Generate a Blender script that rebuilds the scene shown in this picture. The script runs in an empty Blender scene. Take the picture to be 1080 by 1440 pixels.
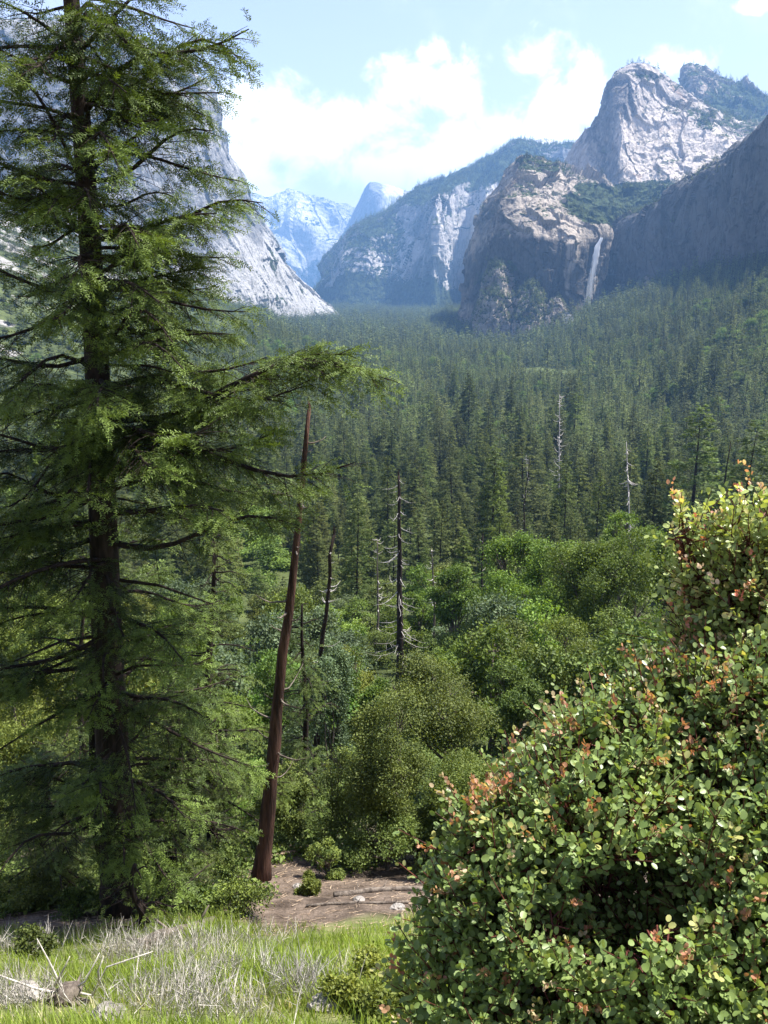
import bpy, math
import numpy as np
from mathutils import Vector, Matrix

# ------------------------------------------------------------------ camera, sky, sun, exposure
C = bpy.context.scene.collection
scene = bpy.context.scene
PITCH = math.radians(15.0)
F = 1210.0                       # focal length in pixels of the 1080 x 1440 photograph
cam = bpy.data.cameras.new('camera'); cam_ob = bpy.data.objects.new('camera', cam); C.objects.link(cam_ob)
cam.sensor_fit = 'VERTICAL'; cam.sensor_height = 36.0; cam.lens = 36.0 * F / 1440.0
cam.clip_start = 0.05; cam.clip_end = 60000
cam_ob.location = (0, 0, 0); cam_ob.rotation_euler = (math.pi / 2 - PITCH, 0, 0)
scene.camera = cam_ob

SUN_AZ, SUN_EL = math.radians(73), math.radians(62)
SUN = Vector((math.sin(SUN_AZ) * math.cos(SUN_EL), math.cos(SUN_AZ) * math.cos(SUN_EL), math.sin(SUN_EL)))
EXPOSURE = 1.5
scene.view_settings.view_transform = 'Standard'; scene.view_settings.look = 'None'
scene.view_settings.gamma = 1.0; scene.view_settings.exposure = EXPOSURE
scene.view_settings.use_curve_mapping = False
cy = scene.cycles
cy.max_bounces = 6; cy.diffuse_bounces = 3; cy.glossy_bounces = 2; cy.transmission_bounces = 4
cy.transparent_max_bounces = 12; cy.volume_bounces = 0; cy.use_denoising = True
cy.sample_clamp_indirect = 6

lamp = bpy.data.lights.new('sun', 'SUN'); lamp.energy = 4.9; lamp.angle = math.radians(0.53); lamp.color = (1.0, 0.955, 0.89)
lo = bpy.data.objects.new('sun', lamp); C.objects.link(lo)
lo.rotation_euler = SUN.to_track_quat('Z', 'Y').to_euler(); lo.location = (0, 0, 300)

world = bpy.data.worlds.new('World'); scene.world = world; world.use_nodes = True
SKY_STRENGTH = 0.097

def px_dir(px, py):
    x = (px - 540.0) / F; u = (720.0 - py) / F
    return np.array([x, math.cos(PITCH) + u * math.sin(PITCH), -math.sin(PITCH) + u * math.cos(PITCH)])

class NT:
    """tiny helper for writing node trees"""
    def __init__(s, nt): s.nt = nt; s.n = nt.nodes; s.l = nt.links
    def node(s, t, **kw):
        n = s.n.new(t)
        for k, v in kw.items(): setattr(n, k, v)
        return n
    def val(s, n, i, v):
        if v is None: return
        if hasattr(v, 'is_output') or isinstance(v, bpy.types.NodeSocket): s.l.new(v, n.inputs[i])
        else: n.inputs[i].default_value = v
    def math(s, op, a, b=None, c=None, clamp=False):
        n = s.node('ShaderNodeMath', operation=op, use_clamp=clamp)
        s.val(n, 0, a); s.val(n, 1, b); s.val(n, 2, c); return n.outputs[0]
    def mix(s, fac, a, b, mode='MIX'):
        n = s.node('ShaderNodeMixRGB', blend_type=mode)
        s.val(n, 0, fac)
        for i, v in ((1, a), (2, b)):
            if isinstance(v, (tuple, list)): v = (*v[:3], 1)
            s.val(n, i, v)
        return n.outputs[0]
    def noise(s, vec, scale, detail=4, rough=0.55, dist=0.0, out=0):
        n = s.node('ShaderNodeTexNoise'); n.noise_dimensions = '3D'
        if vec is not None: s.l.new(vec, n.inputs['Vector'])
        n.inputs['Scale'].default_value = scale; n.inputs['Detail'].default_value = detail
        n.inputs['Roughness'].default_value = rough; n.inputs['Distortion'].default_value = dist
        return n.outputs[out]
    def ramp(s, fac, lo_, hi, a=0.0, b=1.0):
        n = s.node('ShaderNodeMapRange', interpolation_type='SMOOTHSTEP')
        s.val(n, 0, fac); n.inputs[1].default_value = lo_; n.inputs[2].default_value = hi
        n.inputs[3].default_value = a; n.inputs[4].default_value = b
        return n.outputs[0]
    def mapping(s, vec, scale=(1, 1, 1), loc=(0, 0, 0), rot=(0, 0, 0)):
        n = s.node('ShaderNodeMapping'); s.l.new(vec, n.inputs[0])
        n.inputs['Location'].default_value = loc; n.inputs['Rotation'].default_value = rot; n.inputs['Scale'].default_value = scale
        return n.outputs[0]

w = NT(world.node_tree); w.n.clear()
wo = w.node('ShaderNodeOutputWorld'); bg = w.node('ShaderNodeBackground')
sky = w.node('ShaderNodeTexSky', sky_type='NISHITA')
sky.sun_disc = False; sky.sun_elevation = SUN_EL; sky.sun_rotation = SUN_AZ; sky.altitude = 1300
sky.air_density = 1.0; sky.dust_density = 0.7; sky.ozone_density = 1.0
geo = w.node('ShaderNodeTexCoord'); dvec = geo.outputs['Generated']
# cloud banks: soft directions in the sky, broken up by noise (u, v = tangent of azimuth and of elevation)
sep = w.node('ShaderNodeSeparateXYZ'); w.l.new(dvec, sep.inputs[0])
ay = w.math('MAXIMUM', w.math('ABSOLUTE', sep.outputs[1]), 0.08)
u = w.math('DIVIDE', sep.outputs[0], ay); v = w.math('DIVIDE', sep.outputs[2], ay)
uv = w.node('ShaderNodeCombineXYZ'); w.l.new(u, uv.inputs[0]); w.l.new(v, uv.inputs[1])
BANKS = [(330, 150, 60, 38), (410, 195, 120, 44), (490, 170, 60, 25), (600, 118, 62, 36), (606, 80, 24, 18), (570, 235, 110, 38),
         (650, 205, 70, 30), (748, 90, 45, 30), (790, 150, 62, 40), (830, 118, 38, 28), (735, 195, 90, 28), (968, 88, 44, 20),
         (1058, 8, 26, 9), (300, 250, 120, 60)]
acc = None
for (bx, by, rx, ry) in BANKS:
    d = px_dir(bx, by); cu, cv = d[0] / d[1], d[2] / d[1]
    sx = rx / F / d[1] * 1.15; sy = ry / F / d[1] * 1.15
    a = w.math('DIVIDE', w.math('SUBTRACT', u, cu), sx); b = w.math('DIVIDE', w.math('SUBTRACT', v, cv), sy)
    q = w.math('SUBTRACT', 1.0, w.math('SQRT', w.math('ADD', w.math('MULTIPLY', a, a), w.math('MULTIPLY', b, b))))
    acc = q if acc is None else w.math('MAXIMUM', acc, q)
n1 = w.noise(uv.outputs[0], 17.0, 9, 0.62, 0.3); n2 = w.noise(uv.outputs[0], 2.6, 5, 0.5)
cl = w.math('ADD', acc, w.math('MULTIPLY', w.math('SUBTRACT', n1, 0.5), 3.9))
cmask = w.ramp(cl, -0.30, 0.70)
wisp = w.math('MULTIPLY', w.ramp(w.math('ADD', n2, w.math('MULTIPLY', w.math('SUBTRACT', n1, .5), .5)), 0.5, 0.85), 0.35)
front = w.ramp(sep.outputs[1], 0.05, 0.35)
cmask = w.math('MAXIMUM', w.math('MULTIPLY', cmask, front), wisp)
shade = w.ramp(w.noise(uv.outputs[0], 5.0, 6, 0.55), 0.3, 0.7, 0.86, 1.06)
ccol = w.mix(1.0, (9.6, 9.8, 10.2), shade, 'MULTIPLY')
skyc = w.mix(1.0, sky.outputs[0], (1.50, 1.10, 1.00), 'MULTIPLY')
colr = w.mix(w.math('MULTIPLY', cmask, 0.88), skyc, ccol)
w.l.new(colr, bg.inputs[0]); bg.inputs[1].default_value = SKY_STRENGTH; w.l.new(bg.outputs[0], wo.inputs[0])

# ------------------------------------------------------------------ numeric helpers
rng = np.random.default_rng(7)

def P(px, py, Y):
    """world point seen at a photo pixel, at distance Y ahead"""
    d = px_dir(px, py); return d * (Y / d[1])

def project(p):
    p = np.asarray(p, float); X, Y, Z = p[..., 0], p[..., 1], p[..., 2]
    fw = Y * math.cos(PITCH) - Z * math.sin(PITCH); up = Y * math.sin(PITCH) + Z * math.cos(PITCH)
    return 540 + F * X / np.maximum(fw, .01), 720 - F * up / np.maximum(fw, .01), fw

def _hash(ix, iy, iz, seed):
    h = (ix.astype(np.int64) * 73856093) ^ (iy.astype(np.int64) * 19349663) ^ (iz.astype(np.int64) * 83492791) ^ (seed * 2654435761)
    h = h & 0xFFFFFFFF
    h = ((h ^ (h >> 15)) * 2246822519) & 0xFFFFFFFF
    h = ((h ^ (h >> 13)) * 3266489917) & 0xFFFFFFFF
    return ((h ^ (h >> 16)) & 0xFFFFFF) / float(0xFFFFFF)

def vnoise(p, seed=0):
    i = np.floor(p).astype(np.int64); f = p - i; f = f * f * f * (f * (f * 6 - 15) + 10)
    r = 0
    for dx in (0, 1):
        wx = f[:, 0] if dx else 1 - f[:, 0]
        for dy in (0, 1):
            wy = f[:, 1] if dy else 1 - f[:, 1]
            for dz in (0, 1):
                wz = f[:, 2] if dz else 1 - f[:, 2]
                r = r + wx * wy * wz * _hash(i[:, 0] + dx, i[:, 1] + dy, i[:, 2] + dz, seed)
    return r * 2 - 1

def fbm(p, oct=5, seed=0, gain=0.5, ridged=False):
    a = 1.0; s = np.zeros(len(p)); t = 0; q = np.array(p, float)
    for k in range(oct):
        n = vnoise(q, seed + k * 17)
        if ridged: n = 1 - 2 * np.abs(n)
        s += a * n; t += a; a *= gain; q = q * 2.03 + 11.3
    return s / t

def cells(p, seed=0):
    """faceted blocks: every cell of a jittered lattice is a tilted plane at its own depth"""
    i = np.floor(p).astype(np.int64); best = np.full(len(p), 1e9); val = np.zeros(len(p))
    for dx in (-1, 0, 1):
        for dy in (-1, 0, 1):
            for dz in (-1, 0, 1):
                a, b, c = i[:, 0] + dx, i[:, 1] + dy, i[:, 2] + dz
                f = np.stack([a + _hash(a, b, c, seed + 1), b + _hash(a, b, c, seed + 2), c + _hash(a, b, c, seed + 3)], 1); e = p - f
                d = (e ** 2).sum(1); k = d < best
                v_ = (_hash(a, b, c, seed + 4) - .5) + e[:, 0] * (_hash(a, b, c, seed + 5) - .5) * 1.8 + e[:, 1] * (_hash(a, b, c, seed + 6) - .5) * 1.8 + e[:, 2] * (_hash(a, b, c, seed + 7) - .5) * 1.4
                best = np.where(k, d, best); val = np.where(k, v_, val)
    return val

def smooth(x, a, b):
    t = np.clip((x - a) / (b - a), 0, 1); return t * t * (3 - 2 * t)

PROF = np.array([(-400, 6), (-60, 1), (-5, -1.2), (0, -1.7), (3, -3.9), (7, -7.2), (13, -11.3), (18, -14.0), (24, -16.7), (34, -21.5), (50, -28.5), (70, -36),
                 (100, -46), (200, -70), (350, -92), (700, -118), (1300, -132), (3000, -143), (6000, -158), (16000, -160)], float)

def H(x, y):
    x = np.atleast_1d(np.asarray(x, float)); y = np.atleast_1d(np.asarray(y, float))
    z = np.interp(y, PROF[:, 0], PROF[:, 1])
    # right-hand talus
    k = smooth(y, 250, 700)
    x0 = np.interp(y, [0, 800, 2000, 2600, 5000], [260, 250, 290, 480, 1500])
    r = np.clip(x - x0, 0, None); z = z + k * (0.40 * r) * (1 - 0.25 * smooth(r, 300, 900))
    # left-hand talus below the great cliff
    x1 = np.interp(y, [0, 1000, 1500, 2900, 3700, 5000], [190, 90, 85, 350, 560, 1600])
    l = np.clip(-x - x1, 0, None); z = z + smooth(y, 250, 900) * np.minimum(0.45 * l, 120 + 0.22 * l)
    n = fbm(np.stack([x * 0.012, y * 0.012, x * 0], 1), 4, 3)
    z = z + n * np.interp(y, [0, 60, 300, 900, 4000], [0.0, 1.5, 5, 9, 8]) * (1 + smooth(l, 20, 200) * .8)
    n2 = fbm(np.stack([x * 0.5, y * 0.5, x * 0], 1), 4, 5)
    z = z + n2 * 0.22 * smooth(y, 2, 8) * (1 - smooth(y, 60, 200))
    return z

def ground(px, py, lo=2.0, hi=9000.0):
    """where the view ray through a photo pixel meets the terrain"""
    d = px_dir(px, py); ys = np.exp(np.linspace(math.log(lo), math.log(hi), 900)); t = ys / d[1]
    hz = H(d[0] * t, ys); z = d[2] * t; k = np.argmax(z < hz)
    return np.array([d[0] * t[k], ys[k], hz[k]])

# ------------------------------------------------------------------ mesh helpers
class MB:
    def __init__(s): s.v = []; s.f = []; s.m = []; s.t = []; s.n = 0
    def add(s, v, f, mat=0, tint=None):
        v = np.asarray(v, float).reshape(-1, 3); f = np.asarray(f, np.int64).reshape(-1, 3)
        s.v.append(v); s.f.append(f + s.n); s.m.append(np.full(len(f), mat))
        s.t.append(np.full(len(v), .5) if tint is None else np.broadcast_to(tint, (len(v),)))
        s.n += len(v)
    def tube(s, pts, rad, sides=7, mat=0, cap=True, tint=None):
        pts = np.asarray(pts, float); n = len(pts); rad = np.broadcast_to(rad, (n,))
        T = np.gradient(pts, axis=0); T /= np.linalg.norm(T, axis=1)[:, None] + 1e-9
        ref = np.array([0.0, 0, 1]) if abs(T[:, 2].mean()) < 0.85 else np.array([1.0, 0, 0])
        A = np.cross(T, ref); A /= np.linalg.norm(A, axis=1)[:, None] + 1e-9; B = np.cross(T, A)
        th = np.arange(sides) / sides * 2 * math.pi
        V = pts[:, None] + rad[:, None, None] * (A[:, None] * np.cos(th)[None, :, None] + B[:, None] * np.sin(th)[None, :, None])
        V = V.reshape(-1, 3); i = np.arange(n - 1)[:, None] * sides; j = np.arange(sides)[None]; j2 = (j + 1) % sides
        a = (i + j).ravel(); b = (i + j2).ravel(); c = (i + sides + j2).ravel(); d = (i + sides + j).ravel()
        f = np.concatenate([np.stack([a, b, c], 1), np.stack([a, c, d], 1)])
        if cap:
            k = np.arange(1, sides - 1); o = (n - 1) * sides
            f = np.concatenate([f, np.stack([k * 0 + o, o + k, o + k + 1], 1), np.stack([k * 0, k + 1, k], 1)])
        s.add(V, f, mat, tint)
    def scatter(s, tv, tf, pos, X, Z, scale, mat=0, tint=None):
        """copies of a small template: x axis X, up axis Z (made orthogonal), scale"""
        pos = np.asarray(pos, float); N = len(pos)
        if N == 0: return
        X = X / (np.linalg.norm(X, axis=1)[:, None] + 1e-9)
        Z = Z - X * (X * Z).sum(1)[:, None]; Z = Z / (np.linalg.norm(Z, axis=1)[:, None] + 1e-9)
        Y = np.cross(Z, X); M = np.stack([X, Y, Z], 1)             # rows are axes
        scale = np.broadcast_to(np.asarray(scale, float), (N,))
        V = pos[:, None] + np.einsum('kc,ncd->nkd', tv, M) * scale[:, None, None]
        k = len(tv); f = tf[None] + (np.arange(N) * k)[:, None, None]
        if tint is None: tint = rng.random(N)
        s.add(V.reshape(-1, 3), f.reshape(-1, 3), mat, np.repeat(np.broadcast_to(tint, (N,)), k))
    def build(s, name, mats, parent=None, smooth_=False, origin=None, at=None):
        me = bpy.data.meshes.new(name)
        V = np.concatenate(s.v); Fc = np.concatenate(s.f); M = np.concatenate(s.m); T = np.concatenate(s.t)
        if origin is not None: V = V - np.asarray(origin)
        me.vertices.add(len(V)); me.vertices.foreach_set('co', V.ravel().astype(np.float32))
        me.loops.add(Fc.size); me.loops.foreach_set('vertex_index', Fc.ravel().astype(np.int32))
        me.polygons.add(len(Fc)); me.polygons.foreach_set('loop_start', (np.arange(len(Fc)) * 3).astype(np.int32))
        me.polygons.foreach_set('loop_total', np.full(len(Fc), 3, np.int32))
        me.polygons.foreach_set('material_index', M.astype(np.int32))
        me.polygons.foreach_set('use_smooth', np.full(len(Fc), smooth_))
        ta = me.attributes.new('tint', 'FLOAT', 'POINT'); ta.data.foreach_set('value', T.astype(np.float32))
        me.update(calc_edges=True)
        for m in (mats if isinstance(mats, (list, tuple)) else [mats]): me.materials.append(m)
        o = bpy.data.objects.new(name, me); C.objects.link(o)
        if parent is not None: o.parent = parent
        elif origin is not None: o.location = origin
        elif at is not None: o.location = at
        return o

def tag(o, label, cat, group=None, kind=None):
    o['label'] = label; o['category'] = cat
    if group: o['group'] = group
    if kind: o['kind'] = kind
    return o

def empty(name, loc, label, cat, group=None):
    o = bpy.data.objects.new(name, None); C.objects.link(o); o.location = loc; o.empty_display_size = .5
    return tag(o, label, cat, group)

def rnd_unit(n, r=None):
    r = r or rng; v = r.normal(size=(n, 3)); return v / np.linalg.norm(v, axis=1)[:, None]

# ------------------------------------------------------------------ materials
def new_mat(name):
    m = bpy.data.materials.new(name); m.use_nodes = True; t = NT(m.node_tree); t.n.clear()
    out = t.node('ShaderNodeOutputMaterial'); return m, t, out

def foliage(name, a, b, c=None, trans=0.32, rough=0.55, spec=0.25, patch=0.25, thr=0.93, vary=.5):
    m, t, out = new_mat(name)
    at = t.node('ShaderNodeAttribute', attribute_name='tint')
    oi = t.node('ShaderNodeObjectInfo'); g = t.node('ShaderNodeNewGeometry')
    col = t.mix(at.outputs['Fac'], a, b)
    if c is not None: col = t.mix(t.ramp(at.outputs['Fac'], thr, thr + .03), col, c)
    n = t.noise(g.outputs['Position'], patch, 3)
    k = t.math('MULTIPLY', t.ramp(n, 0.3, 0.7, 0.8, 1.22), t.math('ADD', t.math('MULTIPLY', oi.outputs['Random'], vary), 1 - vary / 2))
    hs = t.node('ShaderNodeHueSaturation'); t.l.new(t.math('ADD', .485, t.math('MULTIPLY', t.math('FRACT', t.math('MULTIPLY', oi.outputs['Random'], 7.31)), .03)), hs.inputs['Hue']); t.l.new(col, hs.inputs['Color']); col = hs.outputs[0]
    col = t.mix(1.0, col, k, 'MULTIPLY')
    p = t.node('ShaderNodeBsdfPrincipled'); t.l.new(col, p.inputs['Base Color'])
    p.inputs['Roughness'].default_value = rough; p.inputs['Specular IOR Level'].default_value = spec
    tr = t.node('ShaderNodeBsdfTranslucent'); t.l.new(t.mix(1.0, col, (1.25, 1.15, 0.45), 'MULTIPLY'), tr.inputs[0])
    mx = t.node('ShaderNodeMixShader'); mx.inputs[0].default_value = trans
    t.l.new(p.outputs[0], mx.inputs[1]); t.l.new(tr.outputs[0], mx.inputs[2]); t.l.new(mx.outputs[0], out.inputs[0])
    return m

def bark(name, a, b, scale=6, stretch=0.15, bump=0.6, rough=0.9, dist=.03):
    m, t, out = new_mat(name)
    g = t.node('ShaderNodeTexCoord'); mp = t.mapping(g.outputs['Object'], (1, 1, stretch))
    n = t.noise(mp, scale, 6, .65); n2 = t.noise(mp, scale * 4, 4, .6)
    col = t.mix(t.ramp(n, .3, .7), a, b); col = t.mix(1.0, col, t.ramp(n2, .2, .8, .65, 1.25), 'MULTIPLY')
    p = t.node('ShaderNodeBsdfPrincipled'); t.l.new(col, p.inputs['Base Color']); p.inputs['Roughness'].default_value = rough
    p.inputs['Specular IOR Level'].default_value = .15
    bp = t.node('ShaderNodeBump'); bp.inputs['Strength'].default_value = bump; bp.inputs['Distance'].default_value = dist
    t.l.new(t.math('ADD', n, t.math('MULTIPLY', n2, .4)), bp.inputs['Height']); t.l.new(bp.outputs[0], p.inputs['Normal'])
    t.l.new(p.outputs[0], out.inputs[0]); return m

def granite(name, light, dark, warm, green=(0.045, 0.062, 0.022), sc=1.0, streak=1.0, warmth=.25):
    m, t, out = new_mat(name)
    g = t.node('ShaderNodeNewGeometry'); pos = g.outputs['Position']
    at = t.node('ShaderNodeAttribute', attribute_name='tint')      # share of brush growing on the rock
    pal = t.node('ShaderNodeAttribute', attribute_name='pale')     # pale slabs, darker rock, and painted-in sun and shade on some faces
    st = t.mapping(pos, (0.016 * sc, 0.016 * sc, 0.0036 * sc))
    n1 = t.noise(pos, 0.0042 * sc, 7, .6, .4); n2 = t.noise(st, 1.0, 7, .62); n3 = t.noise(pos, 0.05 * sc, 6, .65)
    k = t.math('ADD', t.math('MULTIPLY', n1, .6), t.math('MULTIPLY', n2, .4 * streak))
    k = t.math('ADD', k, t.math('MULTIPLY', t.math('SUBTRACT', n3, .5), .5))
    k = t.math('ADD', k, pal.outputs['Fac'])
    col = t.mix(t.ramp(k, .30, .66), dark, light)
    col = t.mix(t.math('MULTIPLY', t.ramp(t.noise(pos, .0075 * sc, 6, .6, .6), .56, .74), warmth), col, warm)
    crack = t.ramp(t.math('ABSOLUTE', t.math('SUBTRACT', t.noise(st, 2.3, 5, .6, .8), .5)), 0, .035, .55, 1)
    col = t.mix(1.0, col, crack, 'MULTIPLY')
    vn = t.math('ADD', at.outputs['Fac'], t.math('MULTIPLY', t.math('SUBTRACT', t.noise(pos, .03 * sc, 6, .7), .5), 1.3))
    gc = t.mix(t.ramp(t.noise(pos, .05 * sc, 5, .7), .35, .65), tuple(x * .5 for x in green), tuple(x * 1.5 for x in green))
    vm = t.ramp(vn, .46, .58)
    col = t.mix(vm, col, gc)
    p = t.node('ShaderNodeBsdfPrincipled'); t.l.new(col, p.inputs['Base Color']); p.inputs['Roughness'].default_value = .9
    p.inputs['Specular IOR Level'].default_value = .1
    h = t.math('ADD', t.math('MULTIPLY', n3, 12.0), t.math('MULTIPLY', t.noise(st, 3.0, 6, .65), 9.0))
    h = t.math('ADD', h, t.math('MULTIPLY', t.noise(pos, .014 * sc, 6, .6, .1), 9.0))
    h = t.math('ADD', h, t.math('MULTIPLY', vm, t.math('MULTIPLY', t.noise(pos, .12 * sc, 4, .7), 12.0)))
    bp = t.node('ShaderNodeBump'); bp.inputs['Strength'].default_value = .85; bp.inputs['Distance'].default_value = 1.0 / sc
    t.l.new(h, bp.inputs['Height']); t.l.new(bp.outputs[0], p.inputs['Normal'])
    t.l.new(p.outputs[0], out.inputs[0]); return m

M_fir = foliage('fir_needles', (.018, .035, .008), (.155, .215, .037), trans=.22, patch=.5)
M_fir2 = foliage('fir_needles_dark', (.016, .031, .008), (.095, .135, .027), trans=.2, patch=.5)
M_pine = foliage('conifer_needles', (.032, .048, .016), (.150, .185, .048), trans=.25, rough=.7, patch=.01, vary=.9)
M_pine_y = foliage('young_conifer_needles', (.06, .10, .025), (.15, .21, .05), trans=.3, patch=.1)
M_oak = foliage('oak_leaves', (.065, .120, .020), (.185, .275, .048), trans=.38, patch=.3)
M_live = foliage('live_oak_leaves', (.045, .074, .016), (.185, .235, .052), trans=.3, patch=.4)
M_livey = foliage('yellow_green_leaves', (.075, .105, .019), (.210, .245, .050), trans=.36, patch=.4)
M_grey = foliage('grey_green_leaves', (.065, .098, .044), (.150, .200, .095), trans=.3, patch=.4)
M_manz = foliage('manzanita_leaves', (.14, .205, .055), (.33, .41, .135), (.48, .46, .17), trans=.38, rough=.38, spec=.45, patch=2.0, thr=.88)
M_tip = foliage('manzanita_new_growth', (.50, .20, .14), (.42, .27, .15), (.56, .44, .28), trans=.35, rough=.5, patch=3.0, thr=.7)
M_bark = bark('dark_bark', (.013, .010, .008), (.042, .030, .024), 5, .2)
M_red = bark('red_brown_bark', (.026, .016, .012), (.120, .064, .045), 8, .07, 1.0, dist=.06)
M_dead = bark('silver_deadwood', (.30, .27, .24), (.56, .53, .49), 9, .3, .4)
M_grey_bark = bark('grey_brown_bark', (.07, .055, .045), (.19, .16, .13), 6, .2)
M_mahog = bark('mahogany_bark', (.045, .014, .012), (.16, .055, .040), 14, .3, .2, .5)
M_brushwood = bark('dry_brush_twigs', (.34, .31, .27), (.62, .58, .51), 9, .3, .3)
M_log = bark('bleached_log', (.24, .165, .11), (.48, .38, .27), 6, 1, .5)
R_cap = granite('pale_cliff_granite', (.375, .37, .36), (.15, .155, .165), (.46, .40, .33))
R_cath = granite('cathedral_granite', (.52, .46, .40), (.17, .155, .145), (.46, .29, .19), warmth=.55)
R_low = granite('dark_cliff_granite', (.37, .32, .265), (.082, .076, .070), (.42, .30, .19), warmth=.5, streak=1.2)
R_shade = granite('shaded_wall_granite', (.135, .13, .125), (.045, .045, .048), (.15, .12, .10), streak=1.2)  # dark streaked rock, albedo lowered further to stand in for deep shade
R_mid = granite('ridge_granite', (.50, .47, .44), (.17, .17, .17), (.45, .38, .30), sc=.55)
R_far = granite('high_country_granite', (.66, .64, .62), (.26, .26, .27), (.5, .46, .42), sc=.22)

# ------------------------------------------------------------------ terrain
def soil():
    m, t, out = new_mat('hillside_ground')
    g = t.node('ShaderNodeNewGeometry'); pos = g.outputs['Position']
    gr = t.node('ShaderNodeAttribute', attribute_name='grassy'); rk = t.node('ShaderNodeAttribute', attribute_name='rocky')
    fr = t.node('ShaderNodeAttribute', attribute_name='far')
    n = t.noise(pos, 1.3, 6, .65); n2 = t.noise(pos, 14, 5, .7); n3 = t.noise(pos, .012, 6, .65, .5); n4 = t.noise(pos, .09, 6, .7)
    duff = t.mix(t.ramp(n, .3, .7), (.060, .045, .034), (.20, .155, .12)); duff = t.mix(1.0, duff, t.ramp(n2, .2, .8, .55, 1.35), 'MULTIPLY')
    grass = t.mix(t.ramp(n, .3, .7), (.085, .115, .028), (.20, .20, .09))
    near = t.mix(gr.outputs['Fac'], duff, grass)
    brush = t.mix(t.ramp(n4, .35, .65), (.030, .042, .016), (.085, .105, .036))
    rockc = t.mix(t.ramp(n4, .3, .7), (.17, .165, .155), (.36, .345, .33))
    rm = t.ramp(t.math('ADD', rk.outputs['Fac'], t.math('MULTIPLY', t.math('SUBTRACT', n3, .5), 1.6)), .52, .62)
    farc = t.mix(rm, brush, rockc)
    cl = t.node('ShaderNodeAttribute', attribute_name='clearing')
    farc = t.mix(t.math('MULTIPLY', cl.outputs['Fac'], t.ramp(n4, .3, .6)), farc, (.12, .15, .055))
    col = t.mix(fr.outputs['Fac'], near, farc)
    p = t.node('ShaderNodeBsdfPrincipled'); t.l.new(col, p.inputs['Base Color']); p.inputs['Roughness'].default_value = .95
    p.inputs['Specular IOR Level'].default_value = .1
    h = t.math('ADD', t.math('MULTIPLY', n2, .05), t.math('MULTIPLY', t.math('MULTIPLY', n4, fr.outputs['Fac']), 1.5))
    bp = t.node('ShaderNodeBump'); bp.inputs['Distance'].default_value = 1.0; bp.inputs['Strength'].default_value = .9
    t.l.new(h, bp.inputs['Height']); t.l.new(bp.outputs[0], p.inputs['Normal']); t.l.new(p.outputs[0], out.inputs[0])
    return m

CLEAR = [ground(772, 524), ground(500, 660), ground(820, 440)]
def clearing(x, y):
    c = CLEAR[0]; q = ((x - c[0]) / 46) ** 2 + ((y - c[1]) / 110) ** 2
    return 1 - smooth(q, .7, 1.1)

def mesh_grid(name, V, nr, nc, mat, attrs=None, smooth_=True, flip=False):
    i = np.arange(nr - 1)[:, None] * nc; j = np.arange(nc - 1)[None]
    a = (i + j).ravel(); b = a + 1; c = a + nc + 1; d = a + nc
    Q = np.stack([a, b, c, d] if not flip else [d, c, b, a], 1)
    me = bpy.data.meshes.new(name)
    me.vertices.add(len(V)); me.vertices.foreach_set('co', V.ravel().astype(np.float32))
    me.loops.add(Q.size); me.loops.foreach_set('vertex_index', Q.ravel().astype(np.int32))
    me.polygons.add(len(Q)); me.polygons.foreach_set('loop_start', (np.arange(len(Q)) * 4).astype(np.int32))
    me.polygons.foreach_set('loop_total', np.full(len(Q), 4, np.int32)); me.polygons.foreach_set('use_smooth', np.full(len(Q), smooth_))
    for k, v_ in (attrs or {}).items():
        at = me.attributes.new(k, 'FLOAT', 'POINT'); at.data.foreach_set('value', np.asarray(v_, np.float32))
    me.update(calc_edges=True); me.materials.append(mat)
    o = bpy.data.objects.new(name, me); C.objects.link(o); return o

ys = np.concatenate([np.linspace(-300, -6, 14), np.linspace(-5, 30, 170), np.exp(np.linspace(math.log(30.4), math.log(15500), 330))])
sv = np.sinh(np.linspace(-2.2, 2.2, 420)) / math.sinh(2.2) * 1.0
YY, SS = np.meshgrid(ys, sv, indexing='ij'); XX = SS * (np.maximum(YY, 0) * 0.8 + 40 + np.abs(np.minimum(YY, 0)))
XX = XX.ravel(); YY = YY.ravel(); ZZ = H(XX, YY)
nz = fbm(np.stack([XX * .35, YY * .35, XX * 0], 1), 3, 21)
grassy = smooth(13.7 + 1.4 * nz - YY + .25 * XX * (XX > 0), 0, 1.0)
rocky = smooth(-XX - np.interp(YY, [0, 1500, 2900], [150, 150, 420]), 0, 250) * smooth(YY, 300, 700) * .54
terrain = mesh_grid('terrain', np.stack([XX, YY, ZZ], 1), len(ys), len(sv), soil(),
                    dict(grassy=grassy, rocky=rocky, far=smooth(YY + 3 * nz + np.maximum(-XX - 4, 0) * 0, 19.5, 27), clearing=clearing(XX, YY)))
tag(terrain, 'hillside dropping from the grassy overlook to the forested valley floor', 'terrain', kind='structure')

# ------------------------------------------------------------------ cliffs and mountains, lofted between traced ridge and foot lines at their real distances
def cr(Pm, t):
    """Catmull-Rom along axis 0 at fractional positions t, eased towards straight segments"""
    n = len(Pm); i = np.clip(np.floor(t).astype(int), 0, n - 2); f = (t - i)[:, None, None]
    p1 = Pm[i]; p2 = Pm[i + 1]; p0 = Pm[np.maximum(i - 1, 0)]; p3 = Pm[np.minimum(i + 2, n - 1)]
    c = 0.5 * ((2 * p1) + (-p0 + p2) * f + (2 * p0 - 5 * p1 + 4 * p2 - p3) * f ** 2 + (-p0 + 3 * p1 - 3 * p2 + p3) * f ** 3)
    return .45 * c + .55 * (p1 * (1 - f) + p2 * f)

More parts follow.
